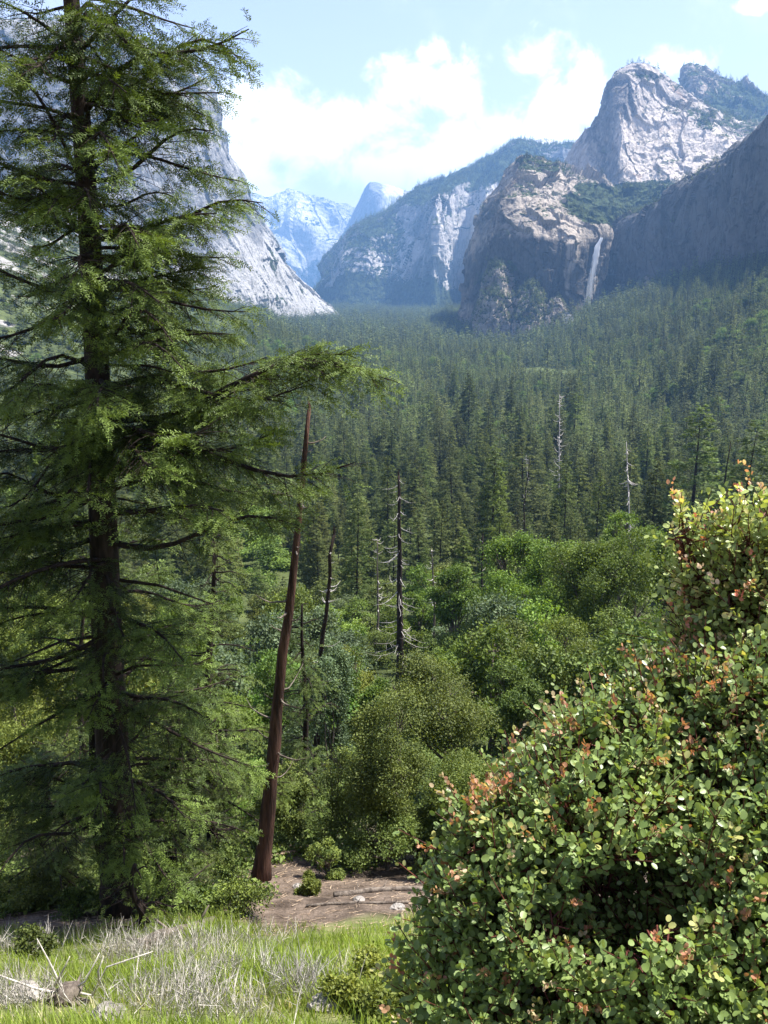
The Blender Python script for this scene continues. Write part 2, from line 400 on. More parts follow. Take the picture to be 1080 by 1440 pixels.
VEG_PTS = []          # (points, kind) for trees that grow on the rock
def loft(name, rows, nu, nv, amp, scale, mat, label, cat, veg=(.62, .12), patches=(), pale=(), flute=.3, seed=1, back=900, trees=0, tree_h=22, drop=120, crag=.6):
    R = np.array(rows, float)                       # rows from foot to crest, each [(px, py, Y), ...]
    W = np.zeros_like(R)
    for i in range(R.shape[0]):
        for j in range(R.shape[1]): W[i, j] = P(*R[i, j])
    foot = W[0].copy(); foot[:, 2] -= drop
    rear = W[-1].copy(); rear[:, 1] += back; rear[:, 0] *= 1 + back / rear[:, 1]; rear[:, 2] = W[-1][:, 2] * .93 - .02 * back
    rear2 = rear.copy(); rear2[:, 1] += back * .4; rear2[:, 2] = -170
    W = np.concatenate([foot[None], W, rear[None], rear2[None]])
    nr = W.shape[0]; L = np.linalg.norm(np.diff(W, axis=0), axis=2).mean(1)
    L[0] *= .5; L[-2] *= .35; L[-1] *= .12
    cum = np.concatenate([[0], np.cumsum(L)]); tv = np.interp(np.linspace(0, cum[-1], nv), cum, np.arange(nr))
    A = cr(W, tv)                                    # nv x cols x 3
    Lc = np.linalg.norm(np.diff(W, axis=1), axis=2).mean(0); cc = np.concatenate([[0], np.cumsum(Lc)])
    tu = np.interp(np.linspace(0, cc[-1], nu), cc, np.arange(W.shape[1]))
    B = np.swapaxes(cr(np.swapaxes(A, 0, 1), tu), 0, 1)   # nv x nu x 3
    du = np.gradient(B, axis=1); dv = np.gradient(B, axis=0); N = np.cross(du, dv)
    N /= np.linalg.norm(N, axis=2)[..., None] + 1e-9
    V = B.reshape(-1, 3); Nf = N.reshape(-1, 3)
    q = V / scale; st = q * np.array([1, 1, flute])
    d = 0.62 * fbm(st * 1.0, 6, seed, .52, ridged=True) + .5 * fbm(q * 1.7 + 5, 6, seed + 3, .55) + .22 * fbm(st * 5.2, 4, seed + 9, .6, ridged=True)
    stepz = fbm(q * np.array([.6, .6, 2.2]) + 31, 4, seed + 5, .5, ridged=True)
    d = d + .06 * stepz
    wq = np.stack([fbm(q * 1.5 + 3, 3, seed + 71), fbm(q * 1.5 + 9, 3, seed + 72), fbm(q * 1.5 + 17, 3, seed + 73)], 1) * .2
    fac = 1.5 * cells((q * [1, 1, .38] + wq) * 1.5, seed) + .8 * cells((q * [1, 1, .45] + wq) * 4.2, seed + 11) + .4 * cells((q * [1, 1, .6] + wq) * 10, seed + 21)
    big = fbm(q * np.array([.55, .55, .28]) + 7.7, 3, seed + 60, .5, ridged=True)
    V = V + Nf * (amp * (1.0 * (d - d.mean()) + 1.3 * (big - big.mean()) + crag * fac))[:, None]
    G = V.reshape(nv, nu, 3); N2 = np.cross(np.gradient(G, axis=1), np.gradient(G, axis=0)); N2 /= np.linalg.norm(N2, axis=2)[..., None] + 1e-9
    nzv = N2[..., 2].ravel(); nq = fbm(q * 3.1, 5, seed + 40, .6)
    vg = smooth(nzv + .18 * nq, veg[0] - veg[1], veg[0] + veg[1])
    qx, qy, _ = project(V)
    qx = qx + 22 * fbm(q * 3, 5, seed + 50); qy = qy + 22 * fbm(q * 3 + 9, 5, seed + 51)
    for (cx, cy_, rx, ry, val) in patches:
        k = 1 - smooth(((qx - cx) / rx) ** 2 + ((qy - cy_) / ry) ** 2, .15, 1.9); vg = np.clip(vg + k * val, 0, 1)
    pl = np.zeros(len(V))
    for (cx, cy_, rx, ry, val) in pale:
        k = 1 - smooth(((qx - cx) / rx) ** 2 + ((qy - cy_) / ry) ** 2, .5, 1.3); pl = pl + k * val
    o = mesh_grid(name, V, nv, nu, mat, dict(tint=vg, pale=pl), smooth_=False)
    tag(o, label, cat, kind='structure')
    if trees:
        r = np.random.default_rng(seed)
        ok = np.where((vg > .45) & (nzv > .28) & (V[:, 2] > H(V[:, 0], V[:, 1])) & (tv.repeat(nu) < nr - 2.3) & (tv.repeat(nu) > .9))[0]
        if len(ok):
            cell = np.linalg.norm(np.cross(np.gradient(G, axis=1), np.gradient(G, axis=0)), axis=2).ravel()[ok]
            pick = ok[r.choice(len(ok), size=min(trees, len(ok) * 3), p=cell / cell.sum())]
            stp = np.abs(np.gradient(G, axis=1)).reshape(-1, 3)[pick]
            pt = V[pick].copy(); pt[:, :2] += (r.random((len(pick), 2)) - .5) * stp[:, :2]
            VEG_PTS.append((pt, tree_h)); 
    return o

# El-Capitan-like great cliff on the left
cl_base = [(-420, 400, 1900), (-160, 395, 2150), (40, 395, 2350), (150, 400, 2480), (230, 405, 2620), (300, 420, 2740), (355, 440, 2830), (385, 442, 3050), (425, 446, 3350), (480, 446, 3750)]
cl_r1 = [(-420, 330, 2000), (-160, 325, 2240), (40, 330, 2430), (140, 335, 2560), (218, 345, 2690), (278, 350, 2800), (335, 372, 2900), (368, 372, 3160), (405, 385, 3420), (452, 412, 3830)]
cl_r2 = [(-420, 220, 2060), (-160, 215, 2290), (30, 215, 2480), (130, 220, 2600), (208, 230, 2720), (262, 240, 2820), (302, 262, 2920), (334, 290, 3200), (373, 335, 3480), (420, 388, 3880)]
cl_r3 = [(-420, 90, 2120), (-160, 90, 2360), (20, 95, 2540), (120, 100, 2660), (200, 110, 2770), (255, 130, 2850), (292, 165, 2940), (312, 222, 3220), (358, 300, 3520), (402, 366, 3920)]
cl_top = [(-420, 20, 2260), (-160, 25, 2500), (10, 34, 2680), (110, 30, 2760), (195, 52, 2850), (250, 78, 2910), (293, 106, 2985), (305, 190, 3260), (350, 268, 3560), (392, 345, 3960)]
loft('cliff', [cl_base, cl_r1, cl_r2, cl_r3, cl_top], 600, 460, 24, 330, R_cap,
     'sheer pale grey granite cliff filling the left of the valley', 'cliff', veg=(.86, .1), flute=.12, crag=.34, seed=4, back=1500,
     patches=[(375, 432, 40, 18, .5), (385, 378, 12, 12, .5), (150, 60, 200, 14, .5)],
     pale=[(330, 385, 32, 60, .35), (420, 400, 55, 45, .42), (375, 360, 30, 26, .3), (60, 170, 150, 120, -.18), (345, 290, 30, 60, -.12)], trees=900, tree_h=16)  # wide negative patch at upper left paints in the shade of that face

# far high country and the split dome
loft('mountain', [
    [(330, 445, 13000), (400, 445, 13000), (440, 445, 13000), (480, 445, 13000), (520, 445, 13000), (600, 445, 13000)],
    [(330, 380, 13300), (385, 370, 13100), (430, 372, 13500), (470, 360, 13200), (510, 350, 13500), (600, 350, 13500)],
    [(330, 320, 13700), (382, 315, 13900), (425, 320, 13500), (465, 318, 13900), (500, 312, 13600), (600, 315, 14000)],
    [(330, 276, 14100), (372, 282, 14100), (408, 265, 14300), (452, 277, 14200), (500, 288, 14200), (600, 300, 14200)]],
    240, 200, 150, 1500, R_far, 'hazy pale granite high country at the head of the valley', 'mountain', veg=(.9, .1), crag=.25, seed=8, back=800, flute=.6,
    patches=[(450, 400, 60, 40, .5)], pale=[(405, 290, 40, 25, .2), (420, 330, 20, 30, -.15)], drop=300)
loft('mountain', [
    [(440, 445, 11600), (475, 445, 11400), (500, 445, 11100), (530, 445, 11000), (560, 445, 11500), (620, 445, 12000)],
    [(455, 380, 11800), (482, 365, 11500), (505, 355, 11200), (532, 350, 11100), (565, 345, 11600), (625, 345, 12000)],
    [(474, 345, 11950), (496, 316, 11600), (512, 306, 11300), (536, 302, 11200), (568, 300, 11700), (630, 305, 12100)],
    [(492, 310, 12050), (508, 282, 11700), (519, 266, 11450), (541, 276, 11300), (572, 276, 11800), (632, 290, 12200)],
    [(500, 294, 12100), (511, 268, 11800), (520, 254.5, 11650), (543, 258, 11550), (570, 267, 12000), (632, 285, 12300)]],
    220, 200, 16, 900, R_far, 'distant split granite dome with a sheer blue shaded face', 'mountain', veg=(1.2, .1), crag=.15, seed=15, back=500, flute=.4, pale=[(505, 300, 40, 60, -.2), (560, 268, 20, 12, .2)], drop=300)  # negative patch paints shade on the sheer face, positive one its sunlit flank

# forested ridge with pale buttresses in the middle distance
md_base = [(425, 436, 5900), (465, 440, 5600), (505, 442, 5400), (545, 443, 5300), (580, 442, 5000), (612, 441, 4850), (652, 443, 5350), (668, 443, 5150), (705, 443, 5500), (760, 443, 5500), (860, 443, 5600)]
md_r1 = [(437, 410, 6000), (470, 400, 5720), (510, 398, 5560), (550, 402, 5500), (583, 392, 5150), (611, 385, 4900), (652, 398, 5430), (670, 380, 5200), (708, 380, 5560), (760, 380, 5560), (860, 380, 5600)]
md_r2 = [(443, 392, 6100), (478, 366, 5850), (520, 345, 5700), (556, 345, 5720), (590, 325, 5380), (613, 312, 4960), (655, 320, 5520), (676, 310, 5260), (716, 310, 5640), (770, 310, 5640), (870, 310, 5700)]
md_r3 = [(447, 384, 6160), (482, 355, 5950), (525, 320, 5850), (565, 292, 5880), (600, 275, 5600), (618, 268, 5120), (660, 264, 5640), (690, 258, 5420), (735, 250, 5750), (790, 250, 5750), (880, 250, 5800)]
md_top = [(449, 379, 6220), (487, 347, 6060), (530, 311, 6050), (570, 281, 6100), (608, 258, 6050), (645, 241, 5950), (690, 227, 6050), (730, 210, 6000), (770, 212, 5900), (822, 204, 5900), (890, 200, 5900)]
loft('mountain', [md_base, md_r1, md_r2, md_r3, md_top], 520, 340, 62, 560, R_mid,
     'hazy forested ridge with pale rock buttresses beyond the valley forest', 'mountain', veg=(.60, .14), flute=.14, crag=.26, seed=23, back=900,
     patches=[(480, 400, 50, 40, .35), (560, 415, 120, 22, .8), (530, 330, 50, 26, .5), (700, 235, 160, 22, .9), (610, 262, 60, 16, .6), (650, 425, 60, 14, .7)],
     pale=[(640, 335, 60, 75, .10), (705, 330, 40, 80, .25), (550, 350, 45, 34, .3), (665, 410, 22, 18, .35), (500, 405, 22, 14, .25), (592, 340, 20, 60, -.2)], trees=7000, tree_h=24)  # buttress patches add painted sun to pale rock; the dark one paints shade
loft('mountain', [
    [(680, 260, 8000), (720, 260, 7800), (755, 260, 7700), (790, 260, 7800), (850, 260, 8000)],
    [(700, 225, 8200), (735, 208, 8100), (760, 202, 8000), (780, 204, 8100), (810, 220, 8300)],
    [(712, 214, 8400), (742, 200, 8300), (760, 194, 8300), (776, 197, 8400), (800, 212, 8500)]],
    120, 80, 16, 300, R_far, 'small bald pale dome peeping over the forested ridge', 'mountain', veg=(2, .1), pale=[(760, 200, 60, 30, .3)], seed=31, back=300, drop=700)

# lower rock block beside the waterfall, its crown lit, its walls in shade; the right columns form the hanging valley
lb_base = [(640, 452, 2900), (664, 458, 2450), (690, 462, 2170), (740, 458, 2110), (790, 450, 2090), (812, 446, 2080), (832, 442, 2180), (850, 440, 2330), (900, 436, 2300)]
lb_r1 = [(650, 415, 2910), (668, 408, 2460), (693, 400, 2178), (741, 395, 2116), (790, 392, 2096), (813, 390, 2086), (833, 390, 2184), (850, 388, 2340), (900, 380, 2310)]
lb_r2 = [(664, 350, 2930), (678, 345, 2480), (700, 340, 2195), (744, 338, 2126), (790, 345, 2108), (814, 342, 2098), (838, 340, 2192), (854, 336, 2350), (900, 318, 2330)]
lb_r3 = [(672, 318, 2980), (690, 302, 2540), (708, 296, 2250), (750, 296, 2220), (792, 318, 2150), (820, 328, 2150), (843, 330, 2230), (866, 314, 2480), (905, 290, 2560)]
lb_r4 = [(680, 295, 3150), (712, 268, 2720), (728, 258, 2500), (760, 256, 2520), (800, 268, 2540), (835, 288, 2520), (862, 296, 2520), (888, 285, 2660), (925, 272, 2760)]
lb_top = [(686, 300, 3250), (722, 240, 2860), (735, 222, 2680), (762, 220, 2690), (795, 227, 2720), (838, 247, 2780), (868, 264, 2850), (905, 262, 2950), (950, 256, 3000)]
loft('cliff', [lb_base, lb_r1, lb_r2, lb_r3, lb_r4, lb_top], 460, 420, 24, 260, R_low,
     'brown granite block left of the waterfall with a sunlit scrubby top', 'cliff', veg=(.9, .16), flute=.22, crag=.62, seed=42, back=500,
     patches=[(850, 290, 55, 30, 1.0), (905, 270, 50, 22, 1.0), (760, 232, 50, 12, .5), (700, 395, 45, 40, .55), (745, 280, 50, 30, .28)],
     pale=[(775, 320, 40, 22, .28), (760, 265, 60, 26, .12), (800, 360, 9, 60, .25), (735, 395, 95, 65, -.34), (820, 400, 20, 50, -.25), (700, 330, 30, 50, -.1)], trees=1500, tree_h=11)  # large negative patch paints the front wall's shade into the rock colour

# high rock behind it
hb_base = [(770, 320, 3700), (812, 330, 3400), (838, 320, 3250), (862, 310, 3160), (890, 310, 3080), (930, 310, 3000), (990, 320, 2980), (1060, 330, 3000), (1140, 330, 3100)]
hb_r1 = [(785, 262, 3720), (812, 238, 3420), (842, 250, 3300), (864, 262, 3230), (892, 255, 3200), (932, 252, 3150), (985, 250, 3120), (1050, 255, 3130), (1140, 260, 3200)]
hb_r2 = [(800, 232, 3800), (818, 200, 3480), (848, 190, 3340), (874, 200, 3270), (902, 205, 3300), (938, 208, 3290), (985, 212, 3290), (1042, 215, 3300), (1140, 220, 3350)]
hb_r3 = [(806, 222, 3850), (830, 178, 3520), (855, 145, 3400), (880, 150, 3340), (912, 158, 3400), (945, 162, 3420), (985, 172, 3440), (1035, 190, 3470), (1140, 200, 3500)]
hb_top = [(810, 216, 3900), (846, 158, 3580), (857, 118, 3490), (885, 101, 3480), (918, 107, 3560), (950, 124, 3640), (985, 140, 3720), (1035, 172, 3760), (1140, 190, 3800)]
loft('cliff', [hb_base, hb_r1, hb_r2, hb_r3, hb_top], 480, 380, 30, 340, R_cath,
     'tall rounded granite summit with a broad sunlit face above the waterfall', 'cliff', veg=(.86, .12), flute=.28, crag=.45, seed=57, back=400,
     patches=[(890, 262, 60, 14, .9), (905, 108, 50, 9, .5), (1010, 165, 45, 25, .5)],
     pale=[(950, 200, 80, 50, .25), (900, 240, 40, 24, .15), (850, 200, 24, 60, -.15), (872, 135, 20, 22, -.2)], trees=700, tree_h=16)  # darker left face and lighter middle carry painted shade and sun
loft('cliff', [
    [(940, 260, 4300), (975, 260, 4200), (1010, 260, 4100), (1060, 270, 4000), (1130, 280, 4000), (1250, 290, 4000)],
    [(952, 150, 4450), (978, 150, 4300), (1010, 165, 4250), (1060, 190, 4150), (1130, 200, 4100), (1250, 210, 4100)],
    [(960, 120, 4500), (976, 118, 4400), (1008, 125, 4420), (1050, 145, 4400), (1110, 165, 4400), (1250, 170, 4400)],
    [(961, 100, 4560), (970, 93, 4520), (1000, 99, 4620), (1048, 120, 4700), (1100, 138, 4800), (1250, 150, 4800)]],
    260, 200, 24, 260, R_low, 'dark jutting summit with green scrub behind the rounded summit', 'cliff', veg=(.66, .18), flute=.3, seed=66, back=400,
    patches=[(1040, 150, 60, 30, .6)], trees=1300, tree_h=22, drop=300)

# shaded right-hand wall
rw_base = [(842, 448, 2420), (868, 440, 2240), (905, 432, 2120), (950, 425, 2000), (1000, 415, 1860), (1050, 405, 1700), (1100, 395, 1560), (1180, 380, 1400), (1330, 350, 1200)]
rw_r1 = [(842, 405, 2425), (869, 395, 2245), (906, 385, 2128), (951, 370, 2008), (1000, 350, 1868), (1050, 340, 1706), (1100, 330, 1566), (1180, 315, 1406), (1330, 280, 1206)]
rw_r2 = [(843, 365, 2430), (870, 350, 2255), (906, 335, 2138), (951, 318, 2018), (1001, 295, 1880), (1050, 270, 1718), (1100, 240, 1576), (1180, 210, 1416), (1330, 160, 1216)]
rw_r3 = [(848, 344, 2440), (872, 325, 2265), (907, 308, 2150), (951, 288, 2030), (1001, 252, 1896), (1051, 212, 1734), (1101, 162, 1592), (1180, 120, 1430), (1330, 60, 1230)]
rw_top = [(852, 336, 2470), (874, 314, 2300), (908, 292, 2190), (952, 268, 2080), (1003, 233, 1950), (1052, 188, 1790), (1102, 132, 1650), (1180, 80, 1480), (1330, 20, 1290)]
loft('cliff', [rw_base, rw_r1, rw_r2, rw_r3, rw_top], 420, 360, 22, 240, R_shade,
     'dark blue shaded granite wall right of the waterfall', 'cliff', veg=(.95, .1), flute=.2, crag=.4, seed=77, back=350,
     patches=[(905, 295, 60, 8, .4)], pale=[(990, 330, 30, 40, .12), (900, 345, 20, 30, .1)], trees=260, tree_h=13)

# wooded knolls at the foot of the block and a pale outcrop among the trees
def knoll(px, py, rx, ry, Y, seed, mat, label, veg, trees, th=12):
    cols = np.linspace(-1, 1, 6); rows = []
    for k, fz in enumerate((0, .45, .8, 1.0)):
        rows.append([(px + c * rx * (1 - .25 * fz), py + ry * .9 - 2 * ry * fz * math.sqrt(max(0.02, 1 - (c * .93) ** 2)), Y + 90 * fz + 55 * c * c) for c in cols])
    return loft('rock_outcrop', rows, 110, 90, 9, 60, mat, label, 'rock outcrop', veg=veg, seed=seed, back=60, trees=trees, tree_h=th, drop=40)
knoll(700, 420, 34, 40, 1990, 81, R_low, 'scrubby rock knoll at the left foot of the brown block', (.5, .2), 260)
knoll(745, 432, 34, 24, 1960, 82, R_low, 'rounded scrub covered knoll below the middle of the brown block', (.45, .2), 260)
knoll(782, 440, 26, 18, 1940, 83, R_low, 'craggy brown outcrop just left of the waterfall foot', (.8, .2), 90)
knoll(912, 408, 15, 14, 1900, 84, R_cath, 'small pale outcrop at the foot of the shaded wall', (.9, .2), 20, 9)
knoll(800, 452, 16, 8, 1900, 85, R_cap, 'pale boulders where the waterfall lands', (2, .2), 0)

# ------------------------------------------------------------------ waterfall
def water_mat():
    m, t, out = new_mat('falling_water')
    g = t.node('ShaderNodeNewGeometry'); at = t.node('ShaderNodeAttribute', attribute_name='tint')
    mp = t.mapping(g.outputs['Position'], (.25, .25, .02)); n = t.noise(mp, 1.0, 6, .65)
    a = t.ramp(t.math('ADD', t.math('MULTIPLY', t.math('SUBTRACT', n, .5), 1.3), at.outputs['Fac']), .1, .9)
    d = t.node('ShaderNodeMixShader'); d.inputs[0].default_value = .5
    d1 = t.node('ShaderNodeBsdfDiffuse'); d1.inputs[0].default_value = (.92, .93, .95, 1); d2 = t.node('ShaderNodeBsdfTranslucent'); d2.inputs[0].default_value = (.92, .93, .95, 1)
    t.l.new(d1.outputs[0], d.inputs[1]); t.l.new(d2.outputs[0], d.inputs[2])
    tr = t.node('ShaderNodeBsdfTransparent'); mx = t.node('ShaderNodeMixShader')
    t.l.new(a, mx.inputs[0]); t.l.new(tr.outputs[0], mx.inputs[1]); t.l.new(d.outputs[0], mx.inputs[2]); t.l.new(mx.outputs[0], out.inputs[0])
    return m
mb = MB(); tt = np.linspace(0, 1, 60)
cxp = 846 - 4 * smooth(tt, 0, .12) - 20 * tt ** 1.15; cyp = 334 + 106 * tt; wd = 2.0 + 1.4 * smooth(tt, 0, .15) + 4.6 * tt ** 1.3
ring = []
for k in range(60):
    c = P(cxp[k], cyp[k], 2072 - 6 * tt[k]); r = wd[k] * 2072 / F
    th = np.arange(14) / 14 * 2 * math.pi
    ring.append(np.stack([c[0] + r * np.cos(th) * (1 + .08 * math.sin(k)), c[1] + .35 * r * np.sin(th), np.full(14, c[2])], 1))
V = np.concatenate(ring); i = np.arange(59)[:, None] * 14; j = np.arange(14)[None]; j2 = (j + 1) % 14
a, b, c_, d_ = (i + j).ravel(), (i + j2).ravel(), (i + 14 + j2).ravel(), (i + 14 + j).ravel()
th = np.arange(14) / 14 * 2 * math.pi
tn = ((1.25 - 1.0 * tt)[:, None] * (1 - .75 * np.abs(np.cos(th))[None] * smooth(tt, .05, .4)[:, None])).ravel()
mb.add(V, np.concatenate([np.stack([a, b, c_], 1), np.stack([a, c_, d_], 1)]), 0, tn)
wf = mb.build('waterfall', water_mat(), smooth_=True)
tag(wf, 'thin white waterfall dropping down the cliff into the forest', 'waterfall', kind='structure')

# ------------------------------------------------------------------ conifers
def flake_t():
    return np.array([[0, 0, 0], [.5, .30, -.06], [1, .02, -.16], [.5, -.28, -.05]]), np.array([[0, 1, 2], [0, 2, 3]])
FT = flake_t()
def needle_tuft(n=6, r=None):
    """a fan of thin blades: reads as a needle tuft"""
    v = []; f = []
    for k in range(n):
        a = (k - (n - 1) / 2) / n * 2.0; L = 1 - .25 * abs(a); dx, dy = math.cos(a), math.sin(a)
        z = .18 * math.sin(k * 2.3); b = len(v)
        v += [[.0, -.02, 0], [dx * L * .55 - dy * .085, dy * L * .55 + dx * .085, z * .5], [dx * L, dy * L, z - .1], [dx * L * .55 + dy * .085, dy * L * .55 - dx * .085, z * .5]]
        f += [[b, b + 1, b + 2], [b, b + 2, b + 3]]
    return np.array(v), np.array(f)
TUFT = needle_tuft(6)

def conifer_arrays(h, seed, n_br, per, size, wid=.15, base=.12, tmpl=FT, sparse=0.0, droop=.35, top_pow=.68, trunk_sides=6, wood=True):
    r = np.random.default_rng(seed); cw = MB(); tw = MB()
    lean = r.normal(0, .012, 2) * h
    zs = np.linspace(0, 1, 8); tp = np.stack([lean[0] * zs ** 2, lean[1] * zs ** 2, zs * h], 1)
    tw.tube(tp, (.011 * h) * (1 - zs) + .008, trunk_sides, 0)
    z = base + (1 - base) * (np.arange(n_br) + r.random(n_br)) / n_br
    z = z[r.random(n_br) > sparse * (1 - z)]
    az = r.random(len(z)) * 2 * math.pi
    lobe = 1 + .25 * np.sin(z * 23 + seed) * np.cos(az * 2 + seed)
    L = wid * 1.12 * h * ((1 - z) ** top_pow) * (r.uniform(.55, 1.12, len(z))) * lobe * np.minimum(1, .35 + (z - base) * 5) + .012 * h
    pos = []; X = []; sc = []; tn = []
    for k in range(len(z)):
        d = np.array([math.cos(az[k]), math.sin(az[k]), 0]); o = np.array([lean[0] * z[k] ** 2, lean[1] * z[k] ** 2, z[k] * h])
        m = max(3, int(per * (L[k] / (wid * h)) ** .8 + 1)); t = r.uniform(.12, 1.0, m) ** .75
        rise = .25 * (z[k] - .35)
        side = np.array([-d[1], d[0], 0]); lat = r.normal(0, .20, m) * L[k] * (1.15 - t) * 1.2
        p = o + t[:, None] * L[k] * d + lat[:, None] * side
        p[:, 2] += L[k] * (rise * t - droop * t * t * .6) + r.normal(0, .05, m) * L[k]
        pos.append(p); x = d + side * (lat / (L[k] * .4 + .01))[:, None] * .8 + r.normal(0, .35, (m, 3)); x[:, 2] -= .1
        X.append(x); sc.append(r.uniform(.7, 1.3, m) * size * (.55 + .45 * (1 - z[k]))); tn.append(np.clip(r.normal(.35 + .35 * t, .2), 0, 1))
        if wood and k % 2 == 0:
            e = o + L[k] * .9 * d; e[2] += L[k] * (rise - droop * .55)
            tw.tube([o, (o + e) / 2 + np.array([0, 0, .06 * L[k]]), e], [.004 * h * (1 - z[k]) + .015, .012, .006], 3, 0, cap=False)
    pos = np.concatenate(pos); X = np.concatenate(X); sc = np.concatenate(sc); tn = np.concatenate(tn)
    Zv = np.array([0, 0, 1.0]) + r.normal(0, .45, (len(pos), 3))
    cw.scatter(*tmpl, pos, X, Zv, sc, 0, tn)
    return tw, cw

def merge(tw, cw):
    m = MB()
    for a, b, c, d in zip(tw.v, tw.f, tw.m, tw.t): m.v.append(a); m.f.append(b + m.n * 0); m.m.append(c); m.t.append(d)
    m.n = tw.n
    for a, b, c, d in zip(cw.v, cw.f, cw.m, cw.t): m.v.append(a); m.f.append(b + tw.n); m.m.append(c + 1); m.t.append(d)
    m.n += cw.n
    return m

# source meshes: near (trunk + crown parts), far (one mesh), speck (one mesh)
near_src = []
for k, (wd_, sp, dr) in enumerate([(.15, .1, .35), (.19, .25, .3), (.12, .05, .4), (.17, .4, .2), (.145, .15, .45)]):
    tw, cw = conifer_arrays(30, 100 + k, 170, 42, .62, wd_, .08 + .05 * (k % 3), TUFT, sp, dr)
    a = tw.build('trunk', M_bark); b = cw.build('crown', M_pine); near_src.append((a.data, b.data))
    for o in (a, b): bpy.data.objects.remove(o)
far_mesh = []
for k, wd_ in enumerate((.15, .18, .12, .165)):
    m = merge(*conifer_arrays(30, 200 + k, 85, 15, 1.15, wd_, .1, FT, .1, wood=False, trunk_sides=4)); o = m.build('conifer', [M_bark, M_pine]); far_mesh.append(o.data); bpy.data.objects.remove(o)
speck_mesh = []
for k, wd_ in enumerate((.16, .13)):
    m = merge(*conifer_arrays(30, 300 + k, 36, 5, 2.9, wd_, .08, FT, wood=False, trunk_sides=3)); o = m.build('conifer', [M_bark, M_pine]); speck_mesh.append(o.data); bpy.data.objects.remove(o)

# ------------------------------------------------------------------ broadleaf trees and shrubs
LEAF = (np.array([[0, 0, 0], [.5, .32, .07], [1, 0, -.03], [.5, -.32, .07]]), np.array([[0, 1, 2], [0, 2, 3]]))
def leafy(center, rx, rz, base, seed, n_leaf, leaf, lobes=10, trunk_r=.15, cl_r=.35, ry=None, tmpl=LEAF, per=26, spread=.84):
    """wood and crown meshes of a broadleaf crown around `center` standing on `base`; returns two MBs in local space of base"""
    r = np.random.default_rng(seed); ry = ry or rx; tw = MB(); cw = MB()
    c = np.asarray(center) - base; S = np.array([rx, ry, rz])
    lo_ = rnd_unit(lobes, r) * (r.random(lobes) ** .4 * spread)[:, None]; lo_[:, 2] = lo_[:, 2] * .95
    lc = c + lo_ * S; lobes_ = lobes; lr = r.uniform(.18, .42, lobes)
    nc = max(8, n_leaf // per); which = r.integers(0, lobes, nc); u_ = rnd_unit(nc, r)
    u_[:, 2] = np.abs(u_[:, 2]) * np.where(r.random(nc) < .78, 1, -1); u_ /= np.linalg.norm(u_, axis=1)[:, None]
    rad = r.uniform(.62, 1.08, nc)
    cc = lc[which] + u_ * S * (lr[which] * rad)[:, None]
    q = (cc[:, None] - lc[None]) / (S * lr[:, None])[None]; ins = (np.linalg.norm(q, axis=2) < .55).sum(1)
    keep = (ins == 0) | (r.random(nc) < .2); hole = fbm(cc / (rx * .33) + seed, 2, seed) < -.17; keep &= ~hole
    cc = cc[keep]; u_ = u_[keep]; nc = len(cc)
    m = per; p = cc[:, None] + r.normal(0, cl_r * .5, (nc, m, 3)) * np.array([1, 1, .7])
    p = p.reshape(-1, 3); n = np.repeat(u_, m, 0) * .6 + r.normal(0, .55, (nc * m, 3)) + np.array([0, 0, .45])
    X = r.normal(0, 1, (nc * m, 3)) + np.array([0, 0, -.25])
    tn = np.clip(np.repeat(r.normal(.45, .27, nc), m) + r.normal(0, .17, nc * m), 0, 1)
    cw.scatter(*tmpl, p, X, n, leaf * r.uniform(.7, 1.3, nc * m), 0, tn)
    # wood: trunk to the crown, one limb per lobe, twigs to some clusters
    top = c + np.array([0, 0, -.1 * rz]); k = np.linspace(0, 1, 7)
    wob = r.normal(0, .05, (7, 3)) * np.linalg.norm(top) * .5; wob[0] = 0; wob[:, 2] = 0
    tp = k[:, None] * top + wob; tw.tube(tp, trunk_r * (1 - .6 * k), 7)
    for l_, rr in zip(lc, lr):
        s = tp[r.integers(2, 5)]; mid = (s + l_) / 2 + r.normal(0, .12, 3) * rx
        tw.tube([s, mid, l_, l_ + (l_ - mid) * .35], np.array([.5, .35, .2, .05]) * trunk_r, 5, cap=False)
        kk = np.where(np.linalg.norm(cc - l_, axis=1) < rr * rx * 1.2)[0][:14]
        for j_ in kk: tw.tube([l_ * .7 + mid * .3, (l_ + cc[j_]) / 2 + r.normal(0, .04, 3) * rx, cc[j_]], [.12 * trunk_r, .07 * trunk_r, .02 * trunk_r], 3, cap=False)
    return tw, cw

def tree_from(name, base, tw, cw, wood_m, leaf_m, label, cat, group=None, parts=('trunk', 'crown')):
    e = empty(name, base, label, cat, group); tw.build(parts[0], wood_m, e, True); cw.build(parts[1], leaf_m, e); return e

def broad(name, px, py, Y, rxp, ryp, seed, mat, label, cat='tree', n=26000, leaf=None, wood=None, group=None, lobes=11, tr=None, cl=None, low=0.0):
    c = P(px, py, Y); fw = Y * math.cos(PITCH) - c[2] * math.sin(PITCH)
    rx = rxp * fw / F; rz = ryp * fw / F / math.cos(math.atan2(-c[2], Y)) * .98
    g = H(c[0], c[1])[0]; base = np.array([c[0], c[1], g - .15])
    if low: b = c.copy(); z1 = c[2] + rz; z0 = g + low; rz = (z1 - z0) / 2; c = np.array([c[0], c[1], (z0 + z1) / 2])
    leaf = leaf or max(.05, 3.2 * fw / F)
    tw, cw = leafy(c, rx, rz, base, seed, n, leaf, lobes, tr or max(.05, rx * .055), cl or rx * .16)
    return tree_from(name, base, tw, cw, wood or M_grey_bark, mat, label, cat, group, ('trunk', 'crown') if cat == 'tree' else ('stem', 'foliage'))

